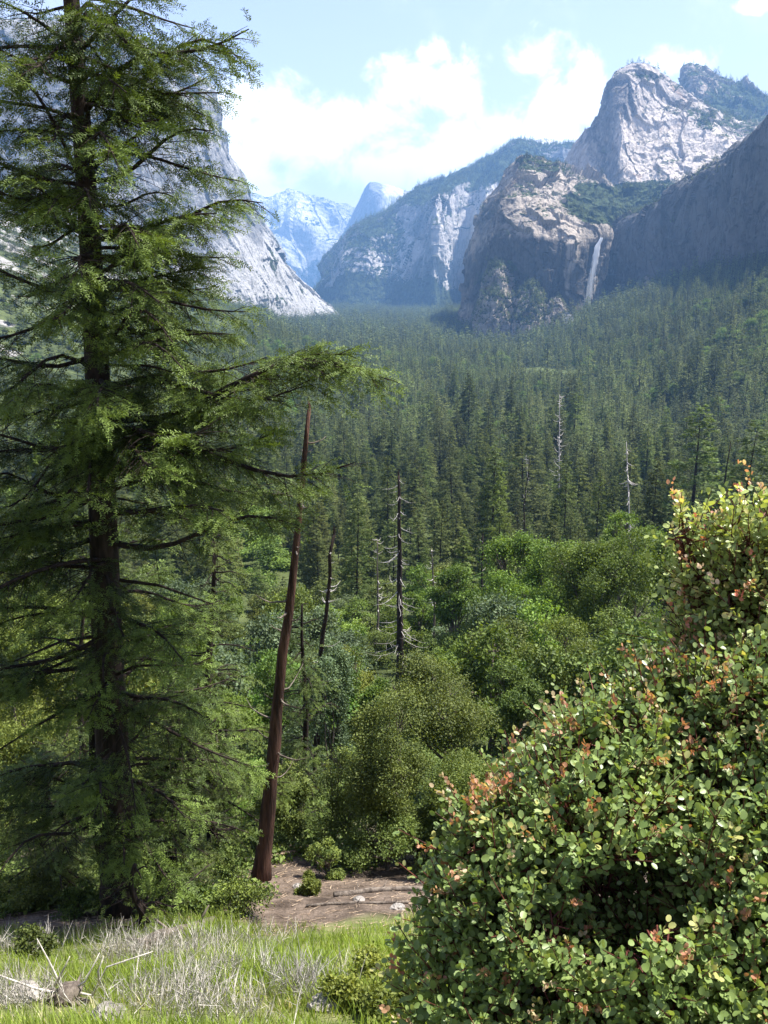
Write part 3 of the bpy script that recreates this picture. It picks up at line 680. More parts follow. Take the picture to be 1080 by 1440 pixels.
G_OAK = 'green oaks on the slope'; G_SHR = 'scrub oaks and shrubs on the hillside'
broad('oak_tree', 750, 782, 72, 74, 62, 1, M_oak, 'broad bright green oak left of the two taller oaks in mid slope', group=G_OAK, n=60000, lobes=22, low=3.0)
broad('oak_tree', 846, 812, 66, 78, 66, 2, M_oak, 'broad bright green oak with a dark forked trunk, right of its twin', group=G_OAK, n=60000, lobes=22, low=4.0)
broad('oak_tree', 882, 752, 92, 44, 30, 3, M_oak, 'smaller oak crown rising behind the two broad oaks', group=G_OAK, n=16000)
broad('oak_tree', 640, 838, 84, 46, 40, 4, M_oak, 'light green oak between the tall bare snag and the broad oaks', group=G_OAK, n=18000)
broad('oak_tree', 468, 1010, 26, 46, 120, 6, M_grey, 'slender grey green tree just right of the red snag', n=30000, lobes=14)
broad('oak_tree', 590, 870, 95, 34, 30, 16, M_oak, 'small green oak at the foot of the bare snag', group=G_OAK, n=12000)
broad('shrub_oak', 636, 985, 30, 96, 72, 7, M_live, 'wide olive green scrub oak in the centre below the bare snag', 'shrub', group=G_SHR, n=60000, lobes=16)
broad('shrub_oak', 545, 1085, 19.8, 72, 112, 8, M_live, 'tall dark scrub oak beside the small clearing of bare soil', 'shrub', group=G_SHR, n=60000, low=.05, lobes=16)
broad('shrub_oak', 655, 1110, 18.8, 88, 66, 9, M_livey, 'yellow green scrub oak directly behind the manzanita tip', 'shrub', group=G_SHR, n=50000, low=.05, lobes=14)
broad('shrub_oak', 700, 905, 50, 62, 40, 10, M_live, 'grey olive scrub oak below the broad oaks', 'shrub', group=G_SHR, n=26000)
broad('shrub_oak', 800, 935, 42, 80, 46, 11, M_livey, 'low yellow green scrub oak behind the top of the manzanita', 'shrub', group=G_SHR, n=30000)
broad('shrub_oak', 870, 905, 46, 60, 44, 12, M_live, 'olive scrub oak beneath the forked oak trunk', 'shrub', group=G_SHR, n=24000)
broad('shrub_oak', 720, 985, 33, 52, 40, 13, M_live, 'low olive scrub oak at the right edge of the wide one', 'shrub', group=G_SHR, n=24000)
broad('shrub_oak', 462, 1212, 17.8, 30, 30, 14, M_live, 'small round shrub standing in the bare soil beside the log', 'shrub', group=G_SHR, n=9000, leaf=.05)
broad('shrub_oak', 590, 1180, 19.6, 60, 46, 15, M_live, 'dark shrub in shade at the back of the bare soil', 'shrub', group=G_SHR, n=22000, low=.05)
broad('oak_tree', 40, 900, 34, 84, 74, 17, M_livey, 'yellow green oak behind the left tree, touching the left edge', n=42000, lobes=14)
broad('oak_tree', 30, 1050, 28, 90, 80, 18, M_livey, 'sunlit yellow green bushy tree low at the left edge', n=42000, lobes=14)
broad('oak_tree', 250, 900, 30, 70, 60, 19, M_oak, 'green oak seen between the big trunk and the red snag', n=30000)
broad('oak_tree', 505, 960, 40, 42, 56, 20, M_oak, 'bright green small tree behind the thin dead trunk', n=24000, low=1.0)
broad('shrub_oak', 980, 960, 30, 90, 70, 21, M_live, 'olive scrub oak hidden behind the manzanita top', 'shrub', group=G_SHR, n=20000)
broad('oak_tree', 950, 800, 70, 60, 50, 22, M_oak, 'green oak behind the orange tips of the manzanita', group=G_OAK, n=22000)

for k_, (a_, b_, Y_, rx_, ry_, mt_, l_) in enumerate([
    (410, 1120, 21, 46, 56, M_live, 'dark leafy shrub between the reddish snag and the grey green tree'), (490, 1130, 20.5, 56, 62, M_live, 'dark shrub below the grey green tree'),
    (330, 1110, 24, 60, 60, M_oak, 'green leafy bush behind the foot of the reddish snag'), (230, 1080, 25, 70, 60, M_livey, 'yellow green bush right of the big trunk'),
    (110, 1130, 24, 80, 60, M_live, 'dark bush behind the second trunk'), (10, 1180, 22, 60, 50, M_livey, 'low sunlit bush at the left edge above the bare patch'),
    (150, 980, 30, 60, 60, M_oak, 'green bushy oak between the two dark trunks'), (420, 1040, 30, 50, 60, M_grey, 'grey green bush left of the thin dead trunk'),
    (545, 1195, 18.6, 66, 48, M_live, 'low dark shrub at the back edge of the soil strip'), (630, 1205, 18.4, 60, 46, M_live, 'dark shrub in shade beside the left edge of the manzanita'),
    (700, 1160, 20, 40, 34, M_live, 'low dark shrub hidden behind the manzanita edge'), (390, 960, 36, 50, 50, M_oak, 'green bush behind the middle of the reddish snag'),
    (300, 1000, 34, 70, 60, M_oak, 'green oak behind the young fir'), (640, 1200, 21, 60, 40, M_live, 'dark low shrub behind the tip of the manzanita'),
    (760, 1080, 27, 60, 50, M_live, 'olive shrub just behind the left shoulder of the manzanita')]):
    broad('shrub_oak', a_, b_, Y_, rx_, ry_, 700 + k_, mt_, l_, 'shrub', group=G_SHR, n=16000, low=.1)

MARKS = [(750, 782, 'the broad bright oak'), (846, 812, 'the forked trunk oak'), (562, 790, 'the black snag'), (405, 800, 'the reddish snag'), (170, 800, 'the big conifer'), (60, 900, 'the left edge oak'),
         (640, 985, 'the wide olive scrub oak'), (880, 670, 'the silver snag'), (988, 640, 'the open crowned pine'), (500, 780, 'the full mid slope conifer'), (460, 920, 'the thin dead trunk'),
         (640, 838, 'the light green oak'), (706, 740, 'the sparse conifer'), (786, 590, 'the pale grey dead top'), (772, 524, 'the valley clearing'), (1056, 650, 'the dense conifer at the right edge'),
         (980, 830, 'the upright manzanita'), (700, 905, 'the grey olive scrub oak'), (820, 440, 'the waterfall foot'), (300, 700, 'the young fir'), (742, 660, 'the silvery spire'), (560, 480, 'the valley head')]
def beside(px, py):
    q = [(math.hypot(px - a, (py - b) * 1.2), px - a, py - b, n_) for a, b, n_ in MARKS]; d, dx, dy, n_ = min(q)
    far = 'close to' if d < 22 else ('well' if d > 75 else 'just')
    if far == 'close to': return 'close to ' + n_
    if abs(dx) > 1.8 * abs(dy): w_ = 'left of' if dx < 0 else 'right of'
    elif abs(dy) > 1.8 * abs(dx): w_ = 'above' if dy < 0 else 'below'
    else: w_ = ('up' if dy < 0 else 'down') + (' left of' if dx < 0 else ' right of')
    return far + ' ' + w_ + ' ' + n_

# fill between the hand-placed crowns and the valley forest: shared meshes
fill = []
for k, mt in enumerate((M_live, M_oak, M_livey, M_grey)):
    tw, cw = leafy(np.array([0, 0, 3.0]), 2.6, 2.4, np.zeros(3), 50 + k, 15000, .17, 11, .16, .42)
    a = tw.build('trunk', M_grey_bark, None, True); b = cw.build('crown', mt); fill.append((a.data, b.data))
    for o in (a, b): bpy.data.objects.remove(o)
FILL_L = ['olive scrub oak', 'green oak', 'yellow green shrub', 'grey green tree']
r = np.random.default_rng(5); placed = []; tries = 0
while len(placed) < 190 and tries < 6000:
    tries += 1; Y = math.exp(r.uniform(math.log(30), math.log(150))); s_ = r.uniform(-.62, .62); X = s_ * Y
    if 24 < Y < 40 and -.33 < s_ < .33: continue
    if any((X - a) ** 2 + (Y - b) ** 2 < (2.6 + .03 * Y) ** 2 for a, b in placed): continue
    placed.append((X, Y)); k = r.integers(0, 4); g = H(X, Y)[0]
    sc_ = r.uniform(.7, 1.35) * (1 + Y / 400); qa, qb, _ = project([X, Y, g + 3 * sc_])
    if not -60 < qa < 1140 or (500 < qa < 620 and Y < 85) or (430 < qa < 560 and Y < 60 and qb < 900): continue
    e = empty('oak_tree' if k in (1, 3) else 'scrub_oak', (X, Y, g - .2), ('big ' if sc_ > 1.3 else 'small ' if sc_ < 1.0 else 'medium ') + FILL_L[k] + ' ' + beside(qa, qb), 'tree' if k in (1, 3) else 'shrub', 'small oaks and shrubs filling the slope')
    e.scale = (sc_, sc_, sc_ * r.uniform(.85, 1.2)); e.rotation_euler = (0, 0, r.uniform(0, 6.28))
    for nm, me in zip(('trunk', 'crown') if k in (1, 3) else ('stem', 'foliage'), fill[k]):
        o = bpy.data.objects.new(nm, me); C.objects.link(o); o.parent = e

# ------------------------------------------------------------------ mid-slope conifers placed by hand
def near_conifer(px, ptop, pbase_y, Y, k, label, wscale=1.0, mat=None, name='conifer_tree', tilt=0, group='conifers standing on the near slope'):
    top = P(px, ptop, Y); X = top[0]; g = H(X, Y)[0]
    e = empty(name, (X, Y, g - .3), label, 'tree', group); h = top[2] - g + .3
    e.scale = (h / 30 * wscale, h / 30 * wscale, h / 30); e.rotation_euler = (0, tilt, k * 1.7)
    for nm, me in zip(('trunk', 'crown'), near_src[k % 5]):
        o = bpy.data.objects.new(nm, me); C.objects.link(o); o.parent = e
        if mat and nm == 'crown': o.material_slots[0].link = 'OBJECT'; o.material_slots[0].material = mat
    return e
near_conifer(500, 702, 880, 112, 1, 'full conifer between the red snag and the bare black snag', 1.0, M_pine_y)
near_conifer(706, 664, 850, 118, 3, 'thin sparse conifer rising behind the broad oak', .8, M_pine_y)
near_conifer(988, 566, 730, 190, 3, 'tall open crowned pine above the orange manzanita tips', 1.5, M_pine_y)
near_conifer(1056, 590, 730, 150, 1, 'dense young conifer at the right edge above the manzanita', 1.5, M_pine_y)
near_conifer(652, 742, 840, 105, 2, 'small pointed conifer left of the broad oaks', 1.2, M_pine_y)
near_conifer(600, 770, 860, 120, 0, 'narrow conifer right behind the bare black snag', .9, M_pine_y)
near_conifer(545, 640, 860, 210, 4, 'dark conifer behind the top of the bare black snag', .9)
near_conifer(440, 690, 860, 150, 2, 'dark narrow conifer just right of the red snag top', 1.0)
near_conifer(800, 640, 800, 200, 0, 'dark conifer behind the two broad oaks', 1.0)
near_conifer(845, 660, 800, 170, 4, 'slim conifer next to the silver snag', .9)
near_conifer(925, 640, 760, 185, 2, 'conifer between the silver snag and the open crowned pine', 1.0)
near_conifer(620, 700, 850, 165, 1, 'dark conifer above the light green oak', .8)

# ------------------------------------------------------------------ dead trees
def snag(name, p_top, p_base, Y, r0, r1, mat, label, n_br, blen, brm, seed, curl=.8, from_=.2, droop=-.3, br_r=.02, Ytop=None, twigs=0, group='dead standing trees', stubs=1.0, wob=.004):
    r = np.random.default_rng(seed); b = P(*p_base, Y); t = P(*p_top, Ytop or Y); g = H(b[0], b[1])[0]
    d = (t - b) / max(.1, t[2] - b[2]); base = b + d * (g - .3 - b[2]); L = np.linalg.norm(t - base)
    e = empty(name, base, label, 'dead tree', group); k = np.linspace(0, 1, 16)
    pts = k[:, None] * (t - base) + np.stack([np.cumsum(r.normal(0, wob, 16)) * L, np.cumsum(r.normal(0, wob, 16)) * L, k * 0], 1) * np.minimum(k * 3, 1)[:, None]
    rad = r0 + (r1 - r0) * k ** .8; rad[0] *= 1.35; rad = rad * (1 + r.normal(0, .04, 16))
    m = MB(); m.tube(pts, rad, 10); m.build('trunk', mat, e, True)
    for q_ in range(5):
        a_ = q_ / 5 * 6.28; o_ = pts[-1] + rad[-1] * .5 * np.array([math.cos(a_), math.sin(a_), 0]); m2 = o_ + np.array([0, 0, r.uniform(2, 7) * rad[-1]]); sp_ = MB(); sp_.tube([o_ - [0, 0, rad[-1]], m2], [rad[-1] * .5, rad[-1] * .05], 4); sp_.build('splinter', mat, e)
    for i in range(n_br):
        kk = from_ + (1 - from_) * r.random() ** .9; az = r.random() * 6.28; o = np.array([np.interp(kk, k, pts[:, q]) for q in range(3)])
        Lb = blen * r.uniform(.12, 1.1) * (1.15 - kk * .75); dd = np.array([math.cos(az), math.sin(az), 0])
        s = np.linspace(0, 1, 6); bd = r.normal(0, .3); side = np.array([-dd[1], dd[0], 0])
        q = o + s[:, None] * Lb * dd + (s ** 2)[:, None] * side * bd * Lb
        q[:, 2] += Lb * (droop * s + curl * s ** 2.4 + r.normal(0, .02, 6))
        bm_ = MB(); bm_.tube(q, br_r * (1 - .85 * s) * r.uniform(.7, 1.3), 5)
        for j_ in range(twigs):
            a = q[2 + j_ % 4]; u2 = rnd_unit(1, r)[0]; bm_.tube([a, a + u2 * Lb * .16, a + (u2 + [0, 0, .4]) * Lb * .26], [br_r * .35, br_r * .25, br_r * .1], 3)
        bm_.build('dead_branch', brm, e, True)
    return e
snag('dead_tree', (438, 574), (366, 1243), 17.5, .225, .04, M_red, 'leaning reddish brown branchless snag right of the big conifer', 26, 1.25, M_grey_bark, 3, curl=.5, from_=.25, br_r=.026, wob=.0012)
snag('dead_tree', (468, 748), (440, 1120), 26, .14, .05, M_bark, 'thin dark dead trunk right of the reddish snag', 22, .9, M_dead, 4, curl=.5, br_r=.018)
snag('dead_tree', (561, 668), (563, 930), 78, .46, .12, M_bark, 'tall straight black snag with drooping bare branches in mid slope', 80, 3.4, M_dead, 5, curl=.45, from_=.02, droop=-.75, br_r=.038, twigs=2, wob=.001)
snag('dead_tree', (880, 622), (884, 730), 170, .35, .05, M_dead, 'silver white snag with curved branches above the right oak', 46, 3.6, M_dead, 6, curl=.3, from_=.3, droop=-.7, br_r=.12, wob=.001)
snag('dead_tree', (1026, 622), (1006, 752), 150, .36, .08, M_bark, 'leaning dark snag behind the orange manzanita tips', 8, 1.5, M_bark, 7, br_r=.06, wob=.002)
snag('dead_tree', (680, 752), (682, 890), 95, .24, .08, M_bark, 'dark bare pole left of the broad oak', 14, 1.4, M_dead, 8, br_r=.05)
snag('dead_tree', (744, 645), (738, 740), 160, .26, .06, M_bark, 'slim dark dead top among the conifers above the broad oak', 10, 1.6, M_dead, 9, br_r=.06)
snag('dead_tree', (610, 770), (612, 905), 88, .20, .05, M_grey_bark, 'grey bare pole just right of the black snag', 26, 1.8, M_dead, 10, br_r=.05, droop=-.6)
snag('dead_tree', (786, 556), (786, 640), 330, .45, .08, M_dead, 'pale grey dead top standing in the middle of the forest', 60, 5.5, M_dead, 11, br_r=.16, droop=-.5, wob=.001)
snag('dead_tree', (740, 640), (742, 680), 360, .4, .08, M_dead, 'silvery dead spire in the forest above the broad oak', 30, 3.2, M_dead, 12, br_r=.16, droop=-.5, wob=.001)
snag('dead_tree', (527, 760), (530, 900), 90, .2, .05, M_grey_bark, 'grey bare pole between the full conifer and the black snag', 24, 1.8, M_dead, 13, br_r=.05, droop=-.6)
snag('dead_tree', (128, 660), (148, 1230), 15.7, .10, .05, M_bark, 'second thinner dark trunk left of the big conifer', 14, 1.4, M_grey_bark, 14, br_r=.02)

# ------------------------------------------------------------------ the big foreground conifer and its neighbours
def spray_template(seed=0, n=6):
    r = np.random.default_rng(seed); v = []; f = []
    def blade(o, d, L, wd_, z):
        d = np.array(d) / np.linalg.norm(d); s = np.array([-d[1], d[0], 0]) * wd_; b = len(v); o = np.array(o)
        v.extend([o, o + d * L * .5 + s + [0, 0, z * .6], o + d * L + [0, 0, z], o + d * L * .5 - s + [0, 0, z * .6]]); f.extend([[b, b + 1, b + 2], [b, b + 2, b + 3]])
    blade([0, 0, 0], [1, 0, 0], 1.0, .014, -.08)
    for k in range(8):
        x = .05 + .9 * k / 8; z = -.08 * x
        for s in (1, -1):
            a = math.radians(r.uniform(30, 75)); L = (.27 - .10 * x) * r.uniform(.6, 1.25)
            blade([x, 0, z], [math.cos(a), s * math.sin(a), 0], L, .032, r.uniform(-.10, .14))
    blade([.92, 0, -.07], [1, .1, 0], .16, .02, 0)
    return np.array(v), np.array(f)
SPRAY = spray_template(3)

def fir_tree(name, base, top, r0, limbs, label, mat, wood, seed, rand_limbs, Lfun, z_lo, spray_s=.24, group=None, dens=1.0, extra=()):
    r = np.random.default_rng(seed); base = np.asarray(base, float); top = np.asarray(top, float)
    e = empty(name, base, label, 'tree', group); k = np.linspace(0, 1, 22)
    bend = np.stack([np.sin(k * 5 + seed) * .12, np.cos(k * 4 + seed) * .12, k * 0], 1) * (k * (1 - k) * 4)[:, None]
    tr = k[:, None] * (top - base) + bend; rad = r0 * (1 - k) ** .95 + .03; rad[0] *= 1.5; rad[1] *= 1.12
    tw = MB(); tw.tube(tr, rad, 14)
    cw = MB(); pos = []; X = []; Z = []; S = []; T = []
    def at(z): return np.array([np.interp(z, tr[:, 2], tr[:, q]) for q in range(3)])
    def limb(o, tip, sag, full, rr):
        L = np.linalg.norm(tip - o); n = 9; s = np.linspace(0, 1, n); p = o + s[:, None] * (tip - o)
        p[:, 2] += sag * L * np.sin(s * math.pi) * (1 - .5 * s) + L * r.normal(0, .05) * np.sin(s * 2 * math.pi)
        side0 = np.cross((tip - o) / L, [0, 0, 1]); p += side0 * (np.sin(s * 4 + r.random() * 6) * .03 * L)[:, None]
        tw.tube(p, rr * (1 - s) ** .8 + .008, 6, cap=False)
        nb = int(max(6, L / .070 * full * dens))
        for i in range(nb):
            t = .16 + .84 * (i + r.random()) / nb if full > .3 else r.uniform(.5, 1)
            c = np.array([np.interp(t, s, p[:, q]) for q in range(3)]); c2 = np.array([np.interp(min(1, t + .08), s, p[:, q]) for q in range(3)])
            d = c2 - c if t < .93 else tip - p[-2]; d = d / (np.linalg.norm(d) + 1e-9); sd = np.cross(d, [0, 0, 1]); sd /= np.linalg.norm(sd) + 1e-9
            sg = 1 if i % 2 else -1; a = math.radians(r.uniform(35, 75)) * (1 - .6 * t * t)
            Lb = (.20 + .36 * L * (1 - t) ** .6 * min(1, .3 + t * 2.2)) * r.uniform(.45, 1.15); Lb = min(Lb, 1.25)
            bd = d * math.cos(a) + sd * sg * math.sin(a) + np.array([0, 0, r.normal(-.16, .32)]); bd /= np.linalg.norm(bd)
            q1 = c + bd * Lb; q1[2] -= .12 * Lb
            if Lb > .35: tw.tube([c, (c + q1) / 2 + [0, 0, .03 * Lb], q1], [.009, .006, .003], 3, cap=False)
            m = max(3, int(Lb / .052))
            tt_ = (np.arange(m) + r.random(m)) / m; a2 = r.uniform(20, 60, m) * np.where(np.arange(m) % 2, 1, -1); a2 = np.radians(a2)
            s2 = np.cross(bd, [0, 0, 1]); s2 /= np.linalg.norm(s2) + 1e-9
            pp = c + tt_[:, None] * (q1 - c) + r.normal(0, .045, (m, 3))
            xx = bd * np.cos(a2)[:, None] + s2 * np.sin(a2)[:, None] + r.normal(0, .22, (m, 3)); xx[:, 2] -= .22
            pos.append(pp); X.append(xx); Z.append(np.array([0, 0, 1.0]) + r.normal(0, .6, (m, 3))); S.append(r.uniform(.7, 1.25, m) * spray_s)
            T.append(np.clip(r.normal(.15 + .65 * t, .2, m), 0, 1))  # outer sprays lighter, inner darker: sun and shade painted into the needles
    for (zp, tip, sag, full) in limbs: limb(at(zp - base[2]), np.asarray(tip) - base, sag, full, .011 * np.linalg.norm(np.asarray(tip) - base - at(zp - base[2])) + .010)
    hh = top[2] - base[2]
    for i in range(rand_limbs):
        z = z_lo + (hh - z_lo) * ((i + r.random()) / rand_limbs); az = r.random() * 6.28; o = at(z); L = Lfun(z / hh, az) * r.uniform(.55, 1.1)
        tip = o + np.array([math.cos(az), math.sin(az), r.uniform(-.38, .16)]) * L
        limb(o, tip, r.uniform(-.02, .12), r.uniform(.6, 1.0), .009 * L + .008)
    # dead lower branches
    for (zp, tip) in extra:
        o = at(zp - base[2]); tp = np.asarray(tip) - base; mid = (o + tp) / 2 + np.array([0, 0, .12])
        tw.tube([o, mid, tp, tp + r.normal(0, .12, 3)], [.04, .028, .012, .003], 5, cap=False)
    tw.build('trunk', wood, e, True)
    pos, X, Z, S, T = [np.concatenate(q) for q in (pos, X, Z, S, T)]
    kp = (fbm(pos * 1.5 + seed, 3, seed) > -.07) | (r.random(len(pos)) < .08); pos, X, Z, S, T = pos[kp], X[kp], Z[kp], S[kp], T[kp]
    cw.scatter(*SPRAY, pos, X, Z, S, 0, T)
    cw.build('crown', mat, e); return e

TY = 14.5
tb = P(178, 1318, TY); tb = np.array([tb[0], TY, H(tb[0], TY)[0] - .2]); t95 = P(92, -10, TY + .4); tt95 = tb + (t95 - tb) * 1.35
def T(px, py, dy=0.0): return P(px, py, TY + dy)
def tz(py): return P(150, py, TY)[2]
LM = [(tz(70), T(215, -30, -1), .05, .8), (tz(150), T(352, 42, -.6), .10, 1), (tz(120), T(345, 88, .8), .1, .9), (tz(200), T(290, 110, 1), .1, .8),
      (tz(250), T(300, 185, -.3), .03, .8), (tz(240), T(250, 155, 1.2), .03, .7), (tz(360), T(368, 285, -.2), .02, 1), (tz(335), T(300, 300, -1), .0, 1),
      (tz(400), T(300, 375, .5), -.02, .9), (tz(380), T(230, 330, -1.3), -.02, .9), (tz(470), T(310, 470, -.5), -.06, .8), (tz(450), T(250, 400, 1), 0, .7),
      (tz(600), T(492, 498, -.8), -.04, 1.15), (tz(560), T(420, 545, -1), .02, 1), (tz(585), T(543, 536, -1.3), .05, 1.2), (tz(560), T(380, 500, .6), .02, 1),
      (tz(640), T(380, 610, -1.2), .0, 1), (tz(690), T(496, 652, -1.0), .08, .7), (tz(700), T(430, 690, .4), .05, .7), (tz(760), T(420, 740, -1.2), -.02, .7),
      (tz(620), T(300, 600, -2), .0, 1), (tz(720), T(310, 720, -2), .0, .9),
      (tz(60), T(0, 0, -1), .05, .9), (tz(110), T(-60, 60, 0), .05, .8), (tz(170), T(-40, 130, -.8), .05, .8), (tz(260), T(20, 100, -1.6), .05, .8),
      (tz(290), T(-80, 190, -.6), .03, 1), (tz(330), T(-100, 250, .5), .03, 1), (tz(330), T(30, 250, -1.8), .03, 1), (tz(400), T(-90, 365, -.2), -.05, .8),
      (tz(440), T(-60, 480, -.9), -.03, .8), (tz(500), T(-90, 520, -.3), 0, 1), (tz(560), T(-60, 610, -1), 0, 1), (tz(540), T(20, 560, -1.9), 0, 1),
      (tz(620), T(-90, 660, 0), .02, 1), (tz(690), T(-80, 760, -.6), .02, 1), (tz(650), T(60, 640, -2.0), .0, .8), (tz(760), T(-90, 850, -.5), .05, .9),
      (tz(980), T(300, 1010, -1.5), .05, .9), (tz(980), T(50, 1020, -1.4), .05, .9), (tz(1060), T(110, 1120, -2), .03, .9), (tz(1090), T(265, 1150, -2), .03, .9),
      (tz(1150), T(180, 1215, -1.8), .0, 1), (tz(1120), T(55, 1190, -1.5), .0, .9), (tz(1160), T(255, 1250, -1.8), 0, .9), (tz(900), T(150, 960, -1.6), .04, .9), (tz(860), T(260, 930, -1.7), .04, .9), (tz(800), T(100, 850, -1.9), .04, .9)] + [(tz(py_ - 40), T(px_, py_, dy_), .04, 1) for px_, py_, dy_ in ((60, 300, -2), (205, 350, -2), (165, 235, -2), (60, 200, -1.8), (175, 130, -1.6), (50, 95, -1.6), (225, 425, -2), (70, 450, -2), (250, 520, -2), (145, 575, -2.3), (115, 390, -2.2), (120, 300, -2), (100, 690, -2.2), (230, 660, -2.2))]
def Lbig(zr, az): return (1.15 + 2.7 * (1 - zr)) * (1.1 + .1 * math.cos(az)) * (.70 if math.cos(az) > -.1 and zr < .5 else 1)
DEADB = [(tz(640), T(40, 700, -1)), (tz(660), T(75, 720, -1.2)), (tz(900), T(20, 930, -1.5)), (tz(980), T(-10, 1060, -1.5)), (tz(960), T(235, 935, -1)), (tz(820), T(300, 850, .5))]
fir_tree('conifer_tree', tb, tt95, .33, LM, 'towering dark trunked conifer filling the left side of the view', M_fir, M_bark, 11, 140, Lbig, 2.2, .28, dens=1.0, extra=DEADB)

# low boughs of the big tree's young neighbours, right and left of its foot
def small_fir(px, ptop, pbase, Y, r0, seed, n, wid, label, mat=M_fir, z_lo=.3, spray=.24):
    b = P(px, pbase, Y); g = H(b[0], Y)[0]; b = np.array([b[0], Y, g - .2]); t = P(px, ptop, Y); t = np.array([t[0], Y, t[2]])
    return fir_tree('young_fir', b, t, r0, [], label, mat, M_bark, seed, n, lambda zr, az: wid * (1 - zr) ** .7 * (.85 + .3 * math.sin(az * 3 + seed)) + .3, z_lo, spray, 'young firs around the big conifer')
small_fir(300, 742, 1250, 20.6, .13, 21, 95, 2.3, 'young fir between the big trunk and the reddish snag', M_fir)
small_fir(250, 1010, 1290, 15.4, .09, 22, 58, 1.15, 'low bushy fir at the right foot of the big conifer', M_fir2)
small_fir(60, 1060, 1290, 16.5, .10, 23, 60, 2.0, 'low dark fir at the left foot of the big conifer', M_fir2)
small_fir(425, 850, 1230, 23.0, .10, 24, 60, 1.5, 'slender young fir just behind the reddish snag', M_fir)
small_fir(190, 1215, 1320, 12.6, .05, 25, 22, .75, 'small bright fir sapling in front of the big trunk', M_fir, .1, .2)
small_fir(120, 820, 1250, 20.0, .10, 26, 60, 2.2, 'dark fir close behind the second trunk', M_fir2)

# ------------------------------------------------------------------ manzanita
def round_leaf():
    th = np.linspace(0, 2 * math.pi, 8, endpoint=False); x = .5 - .5 * np.cos(th); y = .38 * np.sin(th)
    v = np.stack([x, y, .16 * np.abs(y) - .05 * x * x], 1); v = np.concatenate([v, [[.5, 0, -.02]]])
    f = [[8, k, (k + 1) % 8] for k in range(8)]; return v, np.array(f)
RL = round_leaf()
def manzanita(root_px, Y0, lobes, seed, label, n_shoot, tips, name='manzanita_shrub'):
    r = np.random.default_rng(seed); rt = P(*root_px, Y0); g = H(rt[0], Y0)[0]; base = np.array([rt[0], Y0, g - .05])
    e = empty(name, base, label, 'shrub', 'manzanita bushes'); tw = MB(); cw = MB(); tp = MB()
    cs = []; rs = []
    for (px, py, Y, rp) in lobes:
        c = P(px, py, Y); fw = Y * math.cos(PITCH) - c[2] * math.sin(PITCH); cs.append(c - base); rs.append(rp * fw / F)
    cs = np.array(cs); rs = np.array(rs); wgt = rs ** 2 / (rs ** 2).sum()
    # main limbs
    mids = []
    for c, R_ in zip(cs, rs):
        s = np.linspace(0, 1, 7); o = np.array([r.normal(0, .08), r.normal(0, .08), 0]); q = o + s[:, None] * (c - o); q[1:-1] += r.normal(0, .05, (5, 3))
        q[:, 2] -= .18 * np.sin(s * math.pi) * 1; tw.tube(q, .030 * (1 - s) + .010, 7, cap=False); mids.append(q)
        for j_ in range(7):
            a = q[r.integers(3, 7)]; d = rnd_unit(1, r)[0]; d[2] = abs(d[2]) * .8 + .1; b = c + d * R_ * r.uniform(.5, .8); m_ = (a + b) / 2 + r.normal(0, .04, 3)
            tw.tube([a, m_, b], [.010, .007, .004], 5, cap=False); mids.append(np.array([a, m_, b]))
    anchors = np.concatenate([m[-3:-1][:, None] * (1 - f_) + m[-2:][:, None] * f_ for m in mids for f_ in [np.linspace(0, 1, 9)[None, :, None]]], axis=0).reshape(-1, 3) + r.normal(0, .006, (len(mids) * 18, 3))
    # shoots
    k = r.choice(len(cs), n_shoot, p=wgt); u_ = rnd_unit(n_shoot, r); u_[:, 2] = np.where(r.random(n_shoot) < .72, np.abs(u_[:, 2]), u_[:, 2])
    rad = np.where(r.random(n_shoot) < .68, r.uniform(.74, 1.04, n_shoot), r.uniform(.2, .78, n_shoot)); sp = cs[k] + u_ * (rs[k] * rad)[:, None]
    hole = fbm((sp + base) * 2.4, 2, seed) < -.5; sp = sp[~hole]; u_ = u_[~hole]; rad = rad[~hole]; n_shoot = len(sp)
    sd = u_ * .75 + np.array([0, 0, .55]) + r.normal(0, .28, (n_shoot, 3)); sd /= np.linalg.norm(sd, axis=1)[:, None]
    SL = r.uniform(.09, .17, n_shoot) * np.where(r.random(n_shoot) < .12, 1.8, 1)
    for i in range(n_shoot):
        if r.random() < .8:
            d2 = np.linalg.norm(anchors - sp[i], axis=1); a = anchors[np.argmin(d2)]
            if d2.min() < .26: tw.tube([a, (a + sp[i]) / 2 + r.normal(0, .035, 3), sp[i], sp[i] + sd[i] * SL[i]], [.0045, .0035, .0028, .0014], 4, cap=False)
    m = 11; tl = np.tile((np.arange(m) + .5) / m, n_shoot); idx = np.repeat(np.arange(n_shoot), m)
    pos = sp[idx] + sd[idx] * (SL[idx] * tl)[:, None]; ang = tl * 17 + r.random(n_shoot)[idx] * 6
    A = np.cross(sd, [.3, .2, 1]); A /= np.linalg.norm(A, axis=1)[:, None]; B = np.cross(sd, A)
    out = A[idx] * np.cos(ang)[:, None] + B[idx] * np.sin(ang)[:, None]
    X = out * .8 + sd[idx] * (.35 + .5 * tl)[:, None] + r.normal(0, .18, (len(pos), 3))
    Z = sd[idx] * .45 + np.array([0, -.15, .5]) + r.normal(0, .5, (len(pos), 3))
    ls = .013 + .024 * r.random(len(pos)) ** .8 * (1 - .25 * (tl > .85))
    tn = np.clip(r.normal(.4, .22, n_shoot)[idx] + r.normal(0, .13, len(pos)) + .12 * tl, 0, 1)
    cw.scatter(*RL, pos + out * .006, X, Z, ls, 0, tn)
    # red and orange young growth on outer shoots near the given spots
    wp = sp + base; qx, qy, fw = project(wp); pr = np.full(n_shoot, .05)
    for (tx, ty, tr_, pv) in tips: pr = np.maximum(pr, pv * (1 - smooth(np.hypot(qx - tx, qy - ty), tr_ * .4, tr_)))
